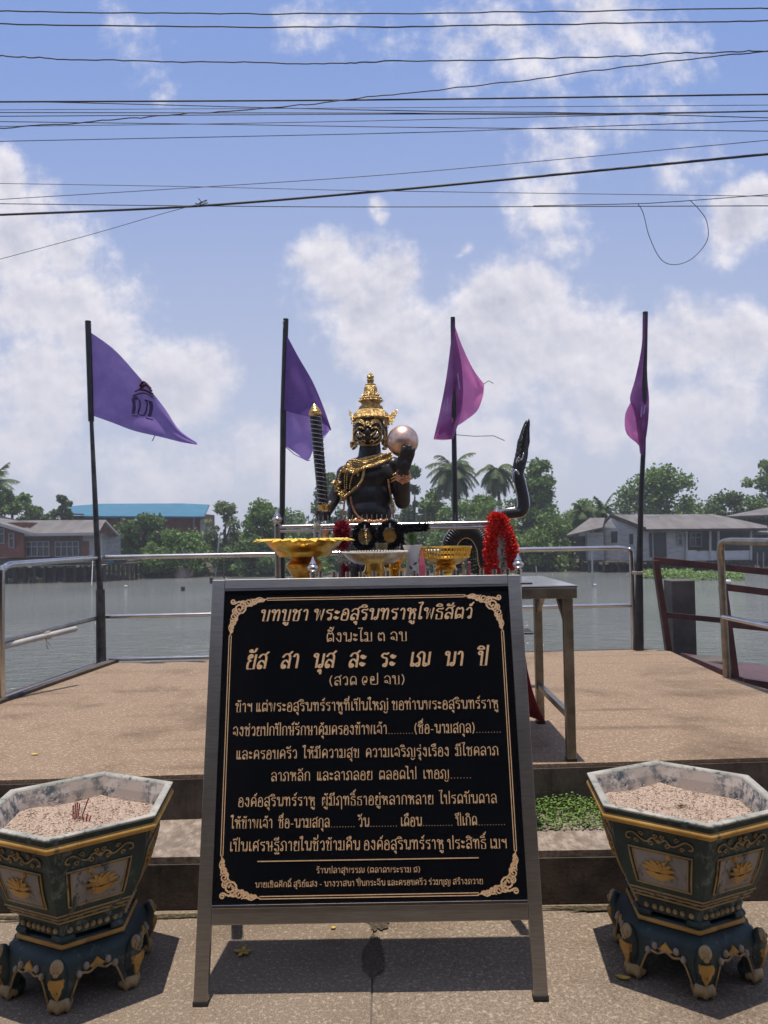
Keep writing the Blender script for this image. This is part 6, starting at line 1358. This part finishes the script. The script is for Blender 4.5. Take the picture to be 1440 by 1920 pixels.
tree('broadleaf_tree', 'dark tree just visible behind the arm holding the club', 575, 660, 884, 1070, 82, 'leaf_dark', 8, 3000, .42, 11)
tree('broadleaf_tree', 'dark tall tree seen between the raised arm and the magenta flag pole', 748, 806, 872, 1060, 84, 'leaf_dark', 9, 2600, .42, 11)
tree('shrub', 'mass of shrubs under the statue and along the water', 545, 800, 985, 1082, 73, 'leaf_mid', 10, 5200, .38, 20, cat='shrub')
palm('coconut palm with a full crown behind the magenta flag pole', 848, 884, 104, 1060, 80, 1, 34, 1.5)
palm('coconut palm with drooping fronds beside the rearing serpent', 931, 886, 84, 1060, 80, 2, 30, 2.0)
palm('coconut palm cut off at the edge of the picture above the brick house', -14, 908, 100, 990, 84, 3, 20, 1.0)
tree('broadleaf_tree', 'uneven green tree rising behind the serpent head', 968, 1062, 860, 1060, 82, 'leaf_mid', 41, 4200, .42, 20, .1)
tree('shrub', 'low green growth between the two palms', 795, 985, 930, 1070, 77, 'leaf_mid', 12, 4600, .40, 18, cat='shrub')
tree('broadleaf_tree', 'bright green bush hanging over the water beside the red garland', 962, 1090, 955, 1082, 70, 'leaf_bright', 13, 4600, .36, 16)
tree('shrub', 'dark shrubs at the water line behind the openwork bowl', 800, 1000, 1010, 1084, 71, 'leaf_dark', 14, 3600, .36, 14, cat='shrub')
palm('young low palm with arching fronds beside the bright green waterside bush', 1092, 962, 70, 1040, 74, 4, 16, 1.2, 'young palms by the stilt house')
palm('young low palm with upright fronds behind the lean-to roof', 1130, 958, 66, 1040, 77, 5, 14, .7, 'young palms by the stilt house')
tree('broadleaf_tree', 'big spreading tree behind the pale stilt house', 1142, 1318, 872, 1010, 90, 'leaf_mid', 15, 6000, .46, 18, .25)
tree('broadleaf_tree', 'dark low trees behind the far end of the wide grey roof', 1300, 1420, 920, 1010, 92, 'leaf_dark', 16, 3600, .44, 14)
tree('broadleaf_tree', 'tall tree at the picture edge above the grey-roofed neighbour', 1392, 1500, 860, 1010, 88, 'leaf_mid', 17, 3800, .42, 13, .4)
tree('broadleaf_tree', 'green tree line behind the young palms', 1040, 1160, 935, 1030, 88, 'leaf_mid', 18, 3200, .42, 13)
tree('broadleaf_tree', 'mid-green trees closing the gap behind the brick house roof end', 120, 250, 968, 1010, 102, 'leaf_dark', 20, 2600, .46, 12)
tree('broadleaf_tree', 'soft green tree behind the bush beside the blue roof', 470, 600, 950, 1050, 84, 'leaf_mid', 21, 3400, .42, 13)
tree('broadleaf_tree', 'green trees filling the bank between statue and first palm', 770, 850, 915, 1050, 83, 'leaf_mid', 22, 3000, .42, 12)
tree('broadleaf_tree', 'leafy tree between the two coconut palms', 868, 940, 925, 1050, 85, 'leaf_mid', 23, 2800, .42, 12)
tree('broadleaf_tree', 'broad soft tree behind the serpent neck', 930, 1050, 905, 1060, 84, 'leaf_dark', 24, 3800, .42, 14)
tree('broadleaf_tree', 'low green trees behind the brick house gable', 30, 130, 950, 1000, 95, 'leaf_dark', 25, 2400, .44, 11)
tree('broadleaf_tree', 'low distant trees behind the statue and the rail', 640, 780, 925, 1040, 96, 'leaf_dark', 19, 3600, .46, 14)
mb = MB(); r_ = random.Random(77); bl = []
for j in range(150): x = -75 + j * 1.0; bl.append((x + r_.uniform(-.5, .5), 71.6 + r_.uniform(-.6, 1.6), BZ + r_.uniform(0, .9), r_.uniform(.5, 1.1)))
leafcloud(mb, bl, 15000, .34, 78); tag(mb.build('undergrowth', 'leaf_dark'), 'low dark undergrowth along the far bank of the river', 'undergrowth', None, 'stuff')
mb = MB(); bl = []
for j in range(90): x = -170 + j * 4.2; bl.append((x, 130 + r_.uniform(-12, 12), BZ + r_.uniform(1, 3.2), r_.uniform(2.2, 3.6)))
leafcloud(mb, bl, 16000, .8, 79); tag(mb.build('distant_woods', 'leaf_dark'), 'distant low line of woods beyond the houses', 'woods', None, 'stuff')
# water plants, posts and floats on the river
mb = MB(); r_ = random.Random(31)
for px0, px1, py, dd, n_ in ((1206, 1300, 1081, 3.5, 1600), (1290, 1395, 1085, 2.4, 900)):
    for _ in range(n_):
        p = PZ(px0 + (px1 - px0) * r_.random(), py + r_.uniform(-6, 4), WATER); o_ = V(p.x, p.y, WATER + r_.uniform(.02, .42)); e = V(r_.gauss(0, 1), r_.gauss(0, 1), r_.gauss(.4, .6)).normalized(); t = e.cross(V(0, 0, 1)).normalized(); L = r_.uniform(.12, .3); mb.add([o_ - e * L * .5, o_ + t * L * .4, o_ + e * L * .5, o_ - t * L * .4], [(0, 1, 2, 3)])
tag(mb.build('water_hyacinth', 'water_plant'), 'bright green water hyacinth floating before the pale stilt house', 'water plants', None, 'stuff')
mb = MB()
for _ in range(160):
    p = PZ(63 + r_.uniform(-7, 7), 1091 + r_.uniform(-2, 2), WATER); o_ = V(p.x, p.y, WATER + r_.uniform(.02, .8)); e = V(r_.gauss(0, 1), r_.gauss(0, 1), r_.gauss(.4, .6)).normalized(); t = e.cross(V(0, 0, 1)).normalized(); mb.add([o_ - e * .14, o_ + t * .1, o_ + e * .14, o_ - t * .1], [(0, 1, 2, 3)])
tag(mb.build('water_plant', 'water_plant'), 'single clump of water plant floating under the brick house', 'water plant')
def wpost(px0, py0, px1, py1, mat, label, r=.08):
    a = PZ(px1, py1, WATER); b = P(px0, py0, a.y); mb = MB(); mb.tube([a - V(0, 0, 1), b], r, 7); tag(mb.build('river_post', mat, smooth=60), label, 'post', 'posts standing in the river')
wpost(412, 1003, 402, 1081, 'pale_post', 'leaning pale bamboo pole standing in the river near the pale thin tree')
wpost(1110, 1033, 1111, 1102, 'pale_post', 'thin pale pole in the water before the lean-to of the stilt house', .06)
wpost(343, 1100, 343, 1108, 'old_timber', 'dark stump poking from the water beyond the corner railing', .14)
wpost(396, 1083, 396, 1094, 'old_timber', 'dark stump poking from the water beside the board top', .13)
wpost(420, 1062, 420, 1084, 'old_timber', 'short dark post near the leaning bamboo pole', .09)
wpost(1005, 1062, 1010, 1090, 'pale_post', 'short leaning stick in the water beside the offering table', .05)
for px, py, lb in ((1363, 1096, 'white float on the river beyond the gangway'), (1115, 1099, 'small white float at the foot of the thin pale pole'), (236, 1101, 'small white float beyond the corner railing')):
    p = PZ(px, py, WATER); mb = MB(); q = 1 if px > 1300 else .45; mb.tube([p + V(-.28, 0, .1) * q, p + V(-.2, 0, .16) * q, p + V(.2, 0, .16) * q, p + V(.28, 0, .1) * q], [.06 * q, .17 * q, .17 * q, .06 * q], 10); tag(mb.build('float', 'float_white', smooth=60), lb, 'float')
p = P(348, 1056, 72); mb = MB(); mb.lathe([(1.1, -1), (.9, .2), (.5, .55), (.1, .7)], (p.x, 71.2, BZ + .2), 16, 0, lambda i, a: 1 + .15 * math.sin(3 * a)); tag(mb.build('sand_heap', 'sand_heap', smooth=60), 'pale heap of sand on the bank below the shrubs', 'heap')

# ------------------------------------------------------------------ overhead lines
def wire(name, pts, Y0, Y1, r, mat, label, wob=0., seed=0, cat='power line'):
    r_ = random.Random(seed); q = spl(pts, 14); out = []
    n = len(q)
    for i, (x, y) in enumerate(q):
        d = Y0 + (Y1 - Y0) * (x / 1440); p = P(x, y, d); p.z += wob * .75 * (.5 * math.sin(i * .53 + seed) + .4 * math.sin(i * 1.37 + seed * 2) + r_.uniform(-.7, .7)); out.append(p)
    a = out[0] + (out[0] - out[1]).normalized() * 6; b = out[-1] + (out[-1] - out[-2]).normalized() * 6
    ends = name == 'power_line'
    mb = MB(); mb.tube(([a] if ends else []) + out + ([b] if ends else []), r, 5); return tag(mb.build(name, mat, smooth=180), label, cat, 'overhead lines against the sky' if ends else None)
U = lambda px: px / F * 9 / 2
W_ = [
 ([(0, 21), (360, 25), (720, 25), (1080, 21), (1440, 15)], 2.6, 'wire_black', 'topmost of the overhead lines, twisted and wavy', .009),
 ([(0, 45), (360, 50), (720, 50), (1080, 45), (1440, 39)], 2.8, 'wire_black', 'second overhead line from the top, twisted, sagging slightly', .009),
 ([(0, 104), (120, 111), (360, 116), (620, 119), (720, 116), (1080, 108), (1300, 99), (1440, 96)], 2.6, 'wire_black', 'third overhead line from the top, wavy, alone under the top pair', .012),
 ([(0, 240), (150, 230), (300, 217), (500, 203), (720, 179), (960, 153), (1200, 122), (1440, 95)], 2.4, 'wire_black', 'wavy line rising across the flat bundle to meet the third line', .010),
 ([(0, 191), (720, 187), (1440, 177)], 3.6, 'wire_black', 'thick straight cable along the top of the flat bundle', 0),
 ([(0, 190), (160, 193), (720, 207), (1100, 212), (1440, 221)], 1.9, 'wire_black', 'thin line slanting down out of the thick straight cable', 0),
 ([(0, 206), (720, 202), (1440, 197)], 1.3, 'wire_grey', 'faint grey line just under the thick straight cable', 0),
 ([(0, 211), (720, 212), (1100, 213), (1440, 208)], 1.9, 'wire_black', 'level line in the middle of the flat bundle', 0),
 ([(0, 218), (720, 214), (1100, 215), (1440, 209)], 1.9, 'wire_black', 'line running close under the level middle line of the bundle', 0),
 ([(0, 228), (400, 233), (720, 238), (1000, 241), (1440, 246)], 1.8, 'wire_black', 'line falling gently across the lower bundle', 0),
 ([(0, 237), (400, 232), (720, 226), (1100, 217), (1440, 208)], 1.6, 'wire_grey', 'thin grey line rising through the lower bundle', 0),
 ([(0, 265), (720, 250), (1000, 241), (1440, 226)], 1.8, 'wire_black', 'lowest line of the flat bundle, rising slowly and apart from it', 0),
 ([(0, 344), (360, 350), (720, 358), (1440, 368)], 1.4, 'wire_grey', 'thin grey line falling just above the thick slanting cable', 0),
 ([(0, 374), (360, 352), (720, 328), (1080, 296), (1440, 263)], 1.6, 'wire_grey', 'thin line rising parallel above the thick slanting cable', 0),
 ([(0, 403), (360, 387), (720, 358), (1080, 324), (1440, 289)], 5.6, 'wire_black', 'thickest black cable slanting up above the flags', 0),
 ([(0, 382), (360, 386), (720, 388), (1440, 386)], 2.0, 'wire_black', 'nearly level line below the thick slanting cable, lowest of all', 0)]
for i, (pts, wd, mt, lb, wob) in enumerate(W_): wire('power_line', pts, 9 + .12 * i, 9.6 - .1 * (i % 3), wd / F * 9.2 / 2 * .95, mt, lb, wob, i + 1)
wire('guy_wire', [(0, 486), (180, 437), (300, 402), (378, 381), (386, 376)], 9, 9, .0035, 'wire_grey', 'thin wire climbing to a knot on the thick slanting cable', 0, 1, 'wire')
wire('guy_wire', [(1000, 386), (1190, 382), (1250, 379), (1295, 376), (1440, 365)], 9, 9, .0055, 'wire_grey', 'spliced thin wire from which a slack loop hangs', 0, 2, 'wire')
wire('hanging_wire', [(1196, 382), (1206, 400), (1218, 445), (1240, 487), (1268, 496), (1300, 483), (1326, 450), (1325, 415), (1310, 392), (1295, 377)], 9, 9, .0045, 'wire_grey', 'slack loop of wire hanging in a U from the spliced wire', 0, 3, 'wire')
mb = MB()
for a_, b_, c_ in (((370, 383), (380, 378), (388, 375)), ((374, 386), (378, 379), (372, 372)), ((366, 381), (378, 384), (390, 380))): mb.tube([P(*a_, 9), P(*b_, 8.97), P(*c_, 9)], .006, 5)
tag(mb.build('wire_knot', 'wire_black'), 'knot of wire ends tied on the thick slanting cable', 'knot')

# ------------------------------------------------------------------ the humid noon air
mh = bpy.data.materials.new('humid_air'); mh.use_nodes = True; mh.node_tree.nodes.clear(); MATS['humid_air'] = mh
pv = mh.node_tree.nodes.new('ShaderNodeVolumePrincipled'); pv.inputs['Color'].default_value = (.90, .93, 1, 1); pv.inputs['Density'].default_value = .0009; pv.inputs['Anisotropy'].default_value = .2
mo = mh.node_tree.nodes.new('ShaderNodeOutputMaterial'); mh.node_tree.links.new(pv.outputs[0], mo.inputs['Volume'])
mb = MB(); mb.box((0, 680, 6), (1900, 1500, 24)); o = mb.build('haze', 'humid_air'); o['kind'] = 'stuff'
